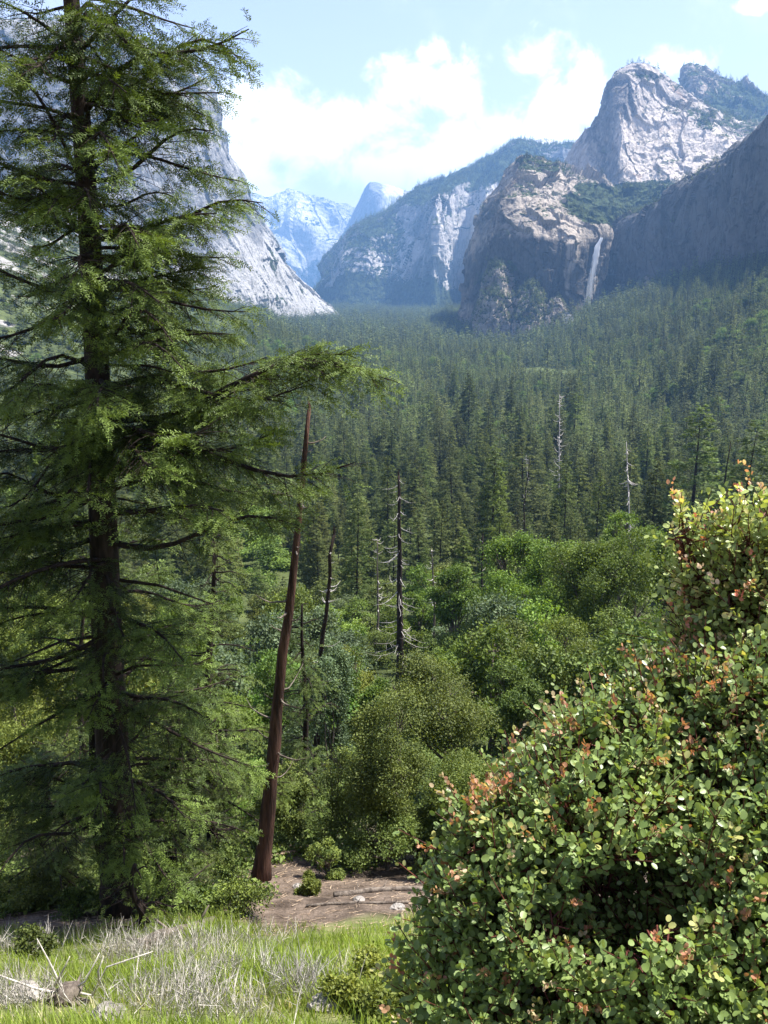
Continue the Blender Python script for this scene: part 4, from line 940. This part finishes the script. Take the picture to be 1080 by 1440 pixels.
    ok = np.where((r.random(n_shoot) < pr) & (rad > .7))[0]
    if len(ok):
        m = 13; idx = np.repeat(ok, m); j_ = np.tile(np.arange(m), len(ok)); tl = r.uniform(.75, 1.25, len(idx))
        pos = sp[idx] + sd[idx] * (SL[idx] * tl)[:, None] + r.normal(0, .007, (len(idx), 3)); ang = j_ * 2.4
        out = A[idx] * np.cos(ang)[:, None] + B[idx] * np.sin(ang)[:, None]
        tint_s = r.random(n_shoot)[idx]
        cw.scatter(*RL, pos, out * .6 + sd[idx] * .8, rnd_unit(len(idx), r), r.uniform(.012, .024, len(idx)), 1, np.clip(tint_s + r.normal(0, .12, len(idx)), 0, 1))
    tw.build('stem', M_mahog, e, True); cw.build('foliage', [M_manz, M_tip], e, True); return e

TIPS = [(950, 725, 40, .7), (1060, 715, 50, .6), (960, 960, 75, .45), (1000, 1010, 70, .35), (900, 1000, 60, .3), (1060, 1060, 40, .6), (930, 1080, 50, .4), (690, 1140, 46, .9), (660, 1135, 30, .9),
        (828, 1245, 26, .8), (870, 1230, 30, .3), (1060, 1215, 36, .7), (1040, 1240, 30, .4), (820, 1060, 40, .5), (780, 1010, 40, .2), (880, 1320, 30, .3), (1000, 900, 60, .25), (700, 1200, 40, .2)]
TIPS = [(a_, b_, c_, d_ * (.5 if a_ > 800 and b_ > 800 else .85)) for a_, b_, c_, d_ in TIPS]
manzanita((1120, 1500), 3.3, [(1055, 840, 3.5, 82), (1010, 910, 3.5, 62), (1120, 880, 3.4, 120), (958, 765, 3.6, 26), (990, 830, 3.6, 40), (1072, 765, 3.5, 56)],
          71, 'upright manzanita branch rising at the right edge with orange tips', 1050, TIPS)
manzanita((900, 1700), 2.7, [(975, 1045, 3.1, 95), (1080, 1060, 3.0, 130), (870, 1085, 3.0, 85), (832, 1055, 3.1, 40), (930, 1010, 3.2, 45), (1000, 1200, 2.8, 150), (1110, 1250, 2.6, 150), (840, 1190, 2.8, 130),
                             (740, 1230, 2.75, 95), (696, 1190, 2.8, 48), (680, 1300, 2.7, 78), (780, 1340, 2.6, 130), (930, 1350, 2.5, 150), (1060, 1400, 2.4, 150), (650, 1400, 2.6, 85), (760, 1450, 2.5, 130), (910, 1500, 2.4, 150), (1050, 1560, 2.3, 160)],
          72, 'large grey green manzanita bush with red tips filling the lower right', 8600, TIPS)

# ------------------------------------------------------------------ grass, dry brush, root, logs, stones
def in_grass(x, y): return (y < 13.8 + 1.1 * fbm(np.stack([x * 1.1, y * 1.1, x * 0 + 2], 1), 3, 66) + .25 * np.maximum(x, 0) + .6 * np.sin(x * 1.3))
M_grass = foliage('fresh_grass', (.16, .22, .03), (.36, .43, .09), (.66, .60, .38), trans=.4, rough=.6, patch=.9, thr=.80)
M_straw = foliage('dry_grass', (.35, .31, .22), (.56, .51, .40), trans=.3, rough=.7, patch=1.2)
BL = (np.array([[0, -.03, 0], [0, .03, 0], [.10, .018, .5], [.10, -.018, .5], [.34, 0, .95]]), np.array([[0, 1, 2], [0, 2, 3], [3, 2, 4]]))
r = np.random.default_rng(9); n = 125000
gx = r.uniform(-9, 5.5, n); gy = r.uniform(5.0, 15.8, n); den = fbm(np.stack([gx * .55, gy * .55, gx * 0], 1), 3, 12)
ok = in_grass(gx, gy) & (den > r.uniform(-.75, .25, n)); gx = gx[ok]; gy = gy[ok]; den = den[ok]; n = len(gx)
ln = r.uniform(.10, .34, n) * (1 + .5 * den); az = r.random(n) * 6.28
mbg = MB(); mbg.scatter(*BL, np.stack([gx, gy, H(gx, gy) - .02], 1), np.stack([np.cos(az), np.sin(az), az * 0], 1), np.array([0, 0, 1.0]) + r.normal(0, .22, (n, 3)), ln, 0,
                        np.clip(r.random(n) * .75 + .35 * (vnoise(np.stack([gx * .8, gy * .8, gx * 0 + 4], 1), 3) > .25) * r.random(n), 0, 1))
tag(mbg.build('grass', M_grass), 'fresh green and straw grass below the manzanita', 'grass', kind='stuff')
# dry grey brush clumps
def brush(px, py, rad, n, seed, label, mat=M_brushwood, hgt=.5, name='dry_brush'):
    r = np.random.default_rng(seed); b = ground(px, py); e = MB(); 
    for k in range(n):
        o = np.array([r.normal(0, rad * .55), r.normal(0, rad * .55), 0]); o[2] = H(b[0] + o[0], b[1] + o[1])[0] - b[2] - .03
        a = r.random() * 6.28; L = hgt * r.uniform(.45, 1.15); d = np.array([math.cos(a) * r.uniform(.1, .55), math.sin(a) * r.uniform(.1, .55), 1]); d /= np.linalg.norm(d)
        m1 = o + d * L * .55 + r.normal(0, .03, 3); t1 = m1 + (d + r.normal(0, .3, 3)) * L * .45
        e.tube([o, m1, t1], [.0055, .004, .0015], 3, cap=False, tint=r.random())
        for j_ in range(3):
            q = o + (m1 - o) * r.uniform(.4, 1); e.tube([q, q + (d + r.normal(0, .45, 3)) * L * r.uniform(.2, .42)], [.003, .001], 3, cap=False)
    return tag(e.build(name, mat, at=b), label, 'dead shrub', 'dry grey brush in the grass')
BR = [(250, 1350, 'dry grey brush clump in the middle of the lower left grass'), (330, 1375, 'dry grey brush clump left of the bleached twiggy one'), (180, 1345, 'dry grey brush clump behind the uprooted stump'),
      (30, 1340, 'dark grey brush clump at the left edge'), (20, 1410, 'grey brush clump in the bottom left corner'), (420, 1400, 'bleached twiggy shrub at the bottom centre'),
      (290, 1330, 'thin dry brush at the upper edge of the grass'), (230, 1400, 'low grey brush right of the uprooted stump'), (360, 1330, 'thin pale brush beside the sunny grass'), (470, 1380, 'pale dry stems in the sunny grass'), (300, 1425, 'dry brush at the bottom edge left of the bleached shrub')]
for k, (a, b, l_) in enumerate(BR): brush(a, b, .62 if k != 5 else .28, (190 if k not in (8, 9, 6) else 60) if k != 5 else 110, 500 + k, l_, M_brushwood if k != 5 else M_dead, .46 if k != 5 else .6)
# uprooted stump with bare limbs
b = ground(98, 1412); e = empty('uprooted_stump', b, 'bleached uprooted stump with bare forked limbs in the grass', 'stump')
m = MB(); r = np.random.default_rng(3); m.tube([[-.15, 0, .0], [0, 0, .12], [.12, .03, .22]], [.12, .15, .06], 8)
for k in range(16):
    d = rnd_unit(1, r)[0]; d[2] = abs(d[2]) * .5 - .1; m.tube([[0, 0, .1], d * .2 + [0, 0, .1], d * .36 + r.normal(0, .05, 3) + [0, 0, .04]], [.035, .02, .005], 5)
m.build('root_ball', M_grey_bark, e, True)
fwb = b[1] * math.cos(PITCH) - b[2] * math.sin(PITCH)
def loc(px, py, dy=0): return P(px, py, b[1] + dy) - b
for pts in ([(95, 1400), (50, 1390), (0, 1372), (-40, 1350)], [(95, 1395), (85, 1385), (68, 1350), (52, 1320)], [(105, 1395), (130, 1400), (150, 1360), (215, 1338)], [(78, 1385), (90, 1362), (98, 1345)],
            [(100, 1395), (120, 1380), (140, 1340)], [(90, 1405), (110, 1412), (155, 1412)], [(140, 1385), (138, 1365), (146, 1345)]):
    q = np.array([loc(*p_) for p_ in pts]); m = MB(); m.tube(q, np.linspace(.018, .005, len(q)), 6); m.build('bare_limb', M_brushwood, e, True)
def log(p0, p1, Y_, rad, mat, label, seed):
    a = ground(*p0); c = ground(*p1); r = np.random.default_rng(seed); s = np.linspace(0, 1, 9); q = a + s[:, None] * (c - a); q[:, 2] = np.maximum(q[:, 2], H(q[:, 0], q[:, 1])) + rad * .7
    q += r.normal(0, rad * .12, q.shape); m = MB(); m.tube(q, rad * (1 - .35 * s) * (1 + r.normal(0, .06, 9)), 9)
    for k in range(4): i = r.integers(1, 8); d = rnd_unit(1, r)[0]; d[2] = abs(d[2]); m.tube([q[i], q[i] + d * rad * 3.5], [rad * .3, rad * .1], 5)
    return tag(m.build('fallen_log', mat, smooth_=True, origin=a), label, 'log', 'fallen logs on the bare soil')
log((376, 1215), (450, 1192), 0, .10, M_log, 'orange brown broken log beside the foot of the reddish snag', 1)
log((455, 1196), (520, 1188), 0, .06, M_dead, 'bleached grey log behind the small round shrub', 2)
log((430, 1278), (575, 1272), 0, .035, M_grey_bark, 'long grey branch lying at the upper edge of the grass', 3)
log((470, 1262), (600, 1254), 0, .07, M_grey_bark, 'dark rotten log in the shade at the back of the bare soil', 4)
log((200, 1340), (300, 1300), 0, .12, M_grey_bark, 'thick dark log lying below the big conifer', 5)
# litter of sticks on the bare soil
r = np.random.default_rng(31); m = MB(); n = 2200
for k in range(n):
    x = r.uniform(-8, 2.5); y = r.uniform(12.6, 22); a = r.random() * 3.14; L = r.uniform(.06, .32)
    z = H(x, y)[0] + .015; m.tube([[x, y, z], [x + L * math.cos(a), y + L * math.sin(a), H(x + L * math.cos(a), y + L * math.sin(a))[0] + .03]], [.008 * r.uniform(.4, 1.3), .003], 4, 0)
tag(m.build('twig_litter', M_log), 'scattered twigs and bark chips on the bare soil', 'litter', kind='stuff')
def rock_mat():
    return granite('hillside_stone', (.42, .39, .35), (.20, .18, .16), (.4, .33, .25), sc=60)
M_rock = rock_mat()
def stone(px, py, size, seed, label):
    b = ground(px, py); th = np.linspace(0, 2 * math.pi, 20, endpoint=False); ph = np.linspace(-.5 * math.pi, .5 * math.pi, 12)
    V = np.array([[math.cos(p_) * math.cos(t_), math.cos(p_) * math.sin(t_), math.sin(p_)] for p_ in ph for t_ in th])
    d = 1 + .35 * fbm(V * 1.3 + seed, 4, seed, ridged=True); V = V * d[:, None] * np.array([1, .8, .6]) * size
    i = np.arange(11)[:, None] * 20; j = np.arange(20)[None]; j2 = (j + 1) % 20; a, bb, c_, d_ = (i + j).ravel(), (i + j2).ravel(), (i + 20 + j2).ravel(), (i + 20 + j).ravel()
    m = MB(); m.add(V, np.concatenate([np.stack([a, bb, c_], 1), np.stack([a, c_, d_], 1)]), 0, 0.0)
    return tag(m.build('stone', M_rock, smooth_=False, at=b), label, 'stone', 'stones in the grass and soil')
for k, (a, b_, s_, l_) in enumerate([(462, 1420, .22, 'flat pale stone at the bottom centre in the grass'), (150, 1434, .18, 'pale stone at the bottom edge below the stump'), (350, 1215, .2, 'grey stone left of the reddish snag foot'),
     (492, 1190, .2, 'pale stone behind the small round shrub'), (560, 1280, .14, 'small grey stone at the edge of the grass by the manzanita'), (505, 1268, .12, 'small grey stone on the bare soil edge'), (30, 1405, .22, 'grey stone near the left edge among brush'),
     (420, 1250, .12, 'small brown stone right of the reddish snag foot')]): stone(a, b_, s_, 60 + k, l_)
# green low plants in the grass
for k, (a, b_, rp, mt, l_) in enumerate([(520, 1395, 55, M_livey, 'bright green leafy plant at the bottom centre by the manzanita'), (40, 1345, 40, M_live, 'low dark green plant behind the stump'), (480, 1420, 40, M_livey, 'small bright green plant at the bottom edge'),
                                        (350, 1290, 46, M_fir, 'low fir seedling at the foot of the reddish snag'), (560, 1430, 50, M_livey, 'bright green plant under the left edge of the manzanita')]):
    g = ground(a, b_); fw = g[1] * math.cos(PITCH) - g[2] * math.sin(PITCH); rr = rp * fw / F
    tw, cw = leafy(np.array([0, 0, rr * .5]), rr, rr * .55, np.zeros(3), 600 + k, 5200, .05, 7, .012, rr * .25)
    tree_from('low_plant', g, tw, cw, M_grey_bark, mt, l_, 'plant', 'low green plants', ('stem', 'foliage'))

for k_, (a_, b_, Y_, rx_, ry_, mt_, l_) in enumerate([(40, 1262, 15.4, 46, 34, M_live, 'dark low shrub at the left edge under the fir boughs'), (110, 1280, 14.6, 40, 26, M_fir, 'low dark growth left of the foot of the big conifer'),
    (285, 1268, 15.2, 46, 30, M_fir, 'low dark growth right of the foot of the big conifer'), (330, 1225, 17.0, 34, 30, M_live, 'low shrub left of the foot of the reddish snag'), (430, 1245, 16.4, 22, 15, M_livey, 'tiny pale green shrub on the soil right of the reddish snag')]):
    broad('low_shrub', a_, b_, Y_, rx_, ry_, 800 + k_, mt_, l_, 'shrub', group='low shrubs along the soil strip', n=9000, low=.02, leaf=.05)
# low leafy undergrowth between the shrubs
r = np.random.default_rng(41); n = 62000; gy = np.exp(r.uniform(math.log(14.4), math.log(95), n)); gx = r.uniform(-.62, .6, n) * gy
dd = fbm(np.stack([gx * .35, gy * .35, gx * 0], 1), 3, 44); k = (dd > r.uniform(-.35, .2, n)) & (gy > np.where(gx < -3.0 + .5 * np.sin(gy * 2), 14.6, 19.3) + 1.0 * np.sin(gx * 1.7)); gx, gy, dd = gx[k], gy[k], dd[k]; n = len(gx)
m = MB(); cl_ = 7; px_ = np.repeat(gx, cl_) + r.normal(0, .16, n * cl_); py_ = np.repeat(gy, cl_) + r.normal(0, .16, n * cl_)
pz_ = np.repeat(H(gx, gy), cl_) + r.random(n * cl_) ** 1.2 * np.repeat(.25 + .9 * np.clip(dd, 0, 1), cl_)
m.scatter(*LEAF, np.stack([px_, py_, pz_], 1), r.normal(0, 1, (n * cl_, 3)), np.array([0, 0, .8]) + r.normal(0, .5, (n * cl_, 3)), r.uniform(.06, .12, n * cl_) * np.repeat(1 + gy / 60, cl_), 0)
tag(m.build('undergrowth', M_live), 'low leafy undergrowth covering the slope between the shrubs', 'undergrowth', kind='stuff')

# ------------------------------------------------------------------ the valley forest
r = np.random.default_rng(77)
def scatter_band(y0, y1, sp, smax):
    n_y = int((y1 - y0) / sp); out = []
    for i in range(n_y):
        y = y0 + i * sp; xs = np.arange(-smax * y, smax * y, sp); out.append(np.stack([xs + r.uniform(-.55, .55, len(xs)) * sp, np.full(len(xs), y) + r.uniform(-.55, .55, len(xs)) * sp], 1))
    return np.concatenate(out)
pts = np.concatenate([scatter_band(125, 500, 8.6, .66), scatter_band(500, 1500, 9.6, .60), scatter_band(1500, 3000, 12, .56), scatter_band(3000, 6300, 17, .40)])
x, y = pts[:, 0], pts[:, 1]; z = H(x, y)
dn = fbm(np.stack([x * .012, y * .012, x * 0], 1), 4, 90)
left = smooth(-x - np.interp(y, [0, 1500, 2900], [130, 120, 400]), 0, 160) * smooth(y, 350, 700)
keep = (r.random(len(x)) < .93 - .15 * (dn < -.3)) & (clearing(x, y) < .3) & (r.random(len(x)) > left * .80) & ~((y < 200) & (r.random(len(x)) < .45))
keep &= (z < 330)
x, y, z, dn, left = x[keep], y[keep], z[keep], dn[keep], left[keep]
h = r.lognormal(math.log(21), .30, len(x)) * np.interp(y, [100, 200, 500, 1500, 6000], [.55, .68, .9, 1.05, 1.15]) * (1 + .25 * dn) * (1 - .45 * left); h = np.clip(h, 7, 50)
wd_ = r.uniform(1.1, 1.75, len(x)); rot = r.random(len(x)) * 6.28
qx, qy, fw = project(np.stack([x, y, z + h], 1)); qx2, qy2, _ = project(np.stack([x, y, z], 1))
vis = (qx > 5) & (qx < 1075) & (qy > 300) & ~((qx < 400) & (qy > 480)) & ~((qx > 930) & (qy > 740)) & (qy < 860)
app = np.where(vis, h / fw, 0); order = np.argsort(-app)[:270]
def where_label(px_, py_, h_, w_, k):
    """label from what the tree stands by"""
    size = 'tall' if h_ > 26 else ('mid sized' if h_ > 18 else 'short')
    form = ('dark full', 'broad', 'narrow dark', 'open branched', 'drooping')[k % 5]
    pl_ = beside(px_, py_)
    return f'{size} {form} conifer {pl_}'
indiv = np.zeros(len(x), bool); indiv[order] = True
far_first = None
for n_, i in enumerate(order):
    k = int(r.integers(0, 5)); s_ = h[i] / 30; lab = where_label(qx[i], qy[i], h[i], wd_[i], k)
    e = empty('conifer_tree', (x[i], y[i], z[i] - .4), lab, 'tree', 'conifers of the valley forest'); e.scale = (s_ * wd_[i], s_ * wd_[i], s_); e.rotation_euler = (0, 0, rot[i])
    for nm, me in zip(('trunk', 'crown'), near_src[k]):
        o = bpy.data.objects.new(nm, me); C.objects.link(o); o.parent = e
# four farther conifers as single meshes: also the shapes repeated by the forest mass
rest = np.where(~indiv)[0]
cand = rest[(np.abs(y[rest] - 900) < 60) & (qx[rest] > 560) & (qx[rest] < 1000)][:4]; cand2 = rest[(np.abs(y[rest] - 2300) < 100) & (qx[rest] > 560) & (qx[rest] < 1000)][:2]
SRC = []
FARL = ['dark conifer deep in the valley forest below the waterfall', 'broad conifer deep in the valley forest', 'slim conifer deep in the valley forest', 'full conifer deep in the valley forest', 'tiny conifer at the foot of the cliffs', 'tiny slim conifer at the foot of the cliffs']
for k, i in enumerate(list(cand) + list(cand2)):
    o = bpy.data.objects.new('conifer_tree', (far_mesh + speck_mesh)[k]); C.objects.link(o); o.location = (x[i], y[i], z[i] - .4); s_ = h[i] / 30; o.scale = (s_, s_, s_)
    tag(o, FARL[k], 'tree', 'conifers of the valley forest'); SRC.append(o); indiv[i] = True
# the mid-range mass keeps the detailed crowns of the near trees too
SRC_NEAR = []
BROAD_SRC = [o for o in bpy.data.objects if o.name.startswith('crown') and o.data == fill[1][1]][:1]
for ob in [o for o in bpy.data.objects if o.name.startswith('crown')]:
    if any(ob.data == s[1] for s in near_src) and not any(ob.data == q.data for q in SRC_NEAR): SRC_NEAR.append(ob)
rest = np.where(~indiv)[0]
lod = np.where(y[rest] < 420, 6 + r.integers(0, len(SRC_NEAR), len(rest)), np.where(y[rest] < 1700, r.integers(0, 4, len(rest)), 4 + r.integers(0, 2, len(rest))))
bl_ = (r.random(len(rest)) < .05 + .25 * (dn[rest] > .28)) & (y[rest] < 1500); lod = np.where(bl_, 6 + len(SRC_NEAR), lod)
FP = [np.stack([x[rest], y[rest], z[rest] - .4], 1)]; FI = [lod]; FS = [np.stack([h[rest] / 30 * wd_[rest], h[rest] / 30 * wd_[rest], h[rest] / 30], 1) * np.where(bl_, 3.2, 1)[:, None]]
for p_, th_ in VEG_PTS:
    n = len(p_); hh = np.clip(r.lognormal(math.log(th_), .3, n), 5, 60); ww = r.uniform(.9, 1.7, n) * (1.5 if th_ < 18 else 1)
    FP.append(p_ - [0, 0, 1.5]); FI.append(4 + r.integers(0, 2, n)); FS.append(np.stack([hh / 30 * ww, hh / 30 * ww, hh / 30], 1))
# shrubby scatter on the left talus
yy = r.uniform(500, 2800, 16000); xx = -r.uniform(.0, .62, 16000) * yy; lf = smooth(-xx - np.interp(yy, [0, 1500, 2900], [130, 120, 400]), 0, 160); k = r.random(16000) < lf * .8
xx, yy = xx[k], yy[k]; hh = r.uniform(3, 9, len(xx)); FP.append(np.stack([xx, yy, H(xx, yy) - .5], 1)); FI.append(4 + r.integers(0, 2, len(xx))); FS.append(np.stack([hh / 9, hh / 9, hh / 30], 1))
FP = np.concatenate(FP); FI = np.concatenate(FI); FS = np.concatenate(FS)
me = bpy.data.meshes.new('forest'); me.vertices.add(len(FP)); me.vertices.foreach_set('co', FP.ravel().astype(np.float32))
a = me.attributes.new('src', 'INT', 'POINT'); a.data.foreach_set('value', FI.astype(np.int32))
a = me.attributes.new('siz', 'FLOAT_VECTOR', 'POINT'); a.data.foreach_set('vector', FS.ravel().astype(np.float32))
a = me.attributes.new('turn', 'FLOAT', 'POINT'); a.data.foreach_set('value', (r.random(len(FP)) * 6.28).astype(np.float32))
fo = bpy.data.objects.new('forest', me); C.objects.link(fo)
tag(fo, 'dense dark conifer forest covering the valley floor', 'forest', kind='stuff')
ng = bpy.data.node_groups.new('forest_nodes', 'GeometryNodeTree')
ng.interface.new_socket('Geometry', in_out='INPUT', socket_type='NodeSocketGeometry'); ng.interface.new_socket('Geometry', in_out='OUTPUT', socket_type='NodeSocketGeometry')
gi = ng.nodes.new('NodeGroupInput'); go = ng.nodes.new('NodeGroupOutput'); jn = ng.nodes.new('GeometryNodeJoinGeometry'); L_ = ng.links
def attr(nm, ty):
    n = ng.nodes.new('GeometryNodeInputNamedAttribute'); n.data_type = ty; n.inputs[0].default_value = nm; return n.outputs[0]
idx = attr('src', 'INT'); siz = attr('siz', 'FLOAT_VECTOR'); trn = attr('turn', 'FLOAT'); cmb = ng.nodes.new('ShaderNodeCombineXYZ'); L_.new(trn, cmb.inputs[2])
for k, so in enumerate(SRC + SRC_NEAR + BROAD_SRC):
    if not (FI == k).any(): continue
    cmp_ = ng.nodes.new('FunctionNodeCompare'); cmp_.data_type = 'INT'; cmp_.operation = 'EQUAL'
    ia = [s for s in cmp_.inputs if s.type == 'INT']; L_.new(idx, ia[0]); ia[1].default_value = k
    oi = ng.nodes.new('GeometryNodeObjectInfo'); oi.transform_space = 'ORIGINAL'; oi.inputs[0].default_value = so; oi.inputs[1].default_value = False
    ip = ng.nodes.new('GeometryNodeInstanceOnPoints'); L_.new(gi.outputs[0], ip.inputs[0]); L_.new(cmp_.outputs[0], ip.inputs['Selection']); L_.new(oi.outputs['Geometry'], ip.inputs['Instance'])
    L_.new(cmb.outputs[0], ip.inputs['Rotation']); L_.new(siz, ip.inputs['Scale']); L_.new(ip.outputs[0], jn.inputs[0])
L_.new(jn.outputs[0], go.inputs[0]); md = fo.modifiers.new('forest', 'NODES'); md.node_group = ng

# ------------------------------------------------------------------ haze: one closed box of even, pale air round the whole scene
HAZE = True
if HAZE:
    lo3 = np.array([-13500, -420, -520]); hi3 = np.array([13500, 16800, 1700])
    v = [[(lo3, hi3)[(k >> q) & 1][q] for q in range(3)] for k in range(8)]
    f = [(0, 2, 3, 1), (4, 5, 7, 6), (0, 1, 5, 4), (2, 6, 7, 3), (0, 4, 6, 2), (1, 3, 7, 5)]
    me = bpy.data.meshes.new('haze'); me.from_pydata([tuple(float(q) for q in p_) for p_ in v], [], f); me.update()
    hz = bpy.data.objects.new('haze', me); C.objects.link(hz); tag(hz, 'pale blue air that veils the far cliffs', 'haze', kind='stuff')
    m, t, out = new_mat('valley_air'); pv = t.node('ShaderNodeVolumePrincipled')
    pv.inputs['Color'].default_value = (.27, .54, 1.0, 1); pv.inputs['Density'].default_value = 8.0e-5; pv.inputs['Anisotropy'].default_value = 0.1
    t.l.new(pv.outputs[0], out.inputs['Volume']); me.materials.append(m)
print('verts', sum(len(m.vertices) for m in bpy.data.meshes), 'forest points', len(FP))
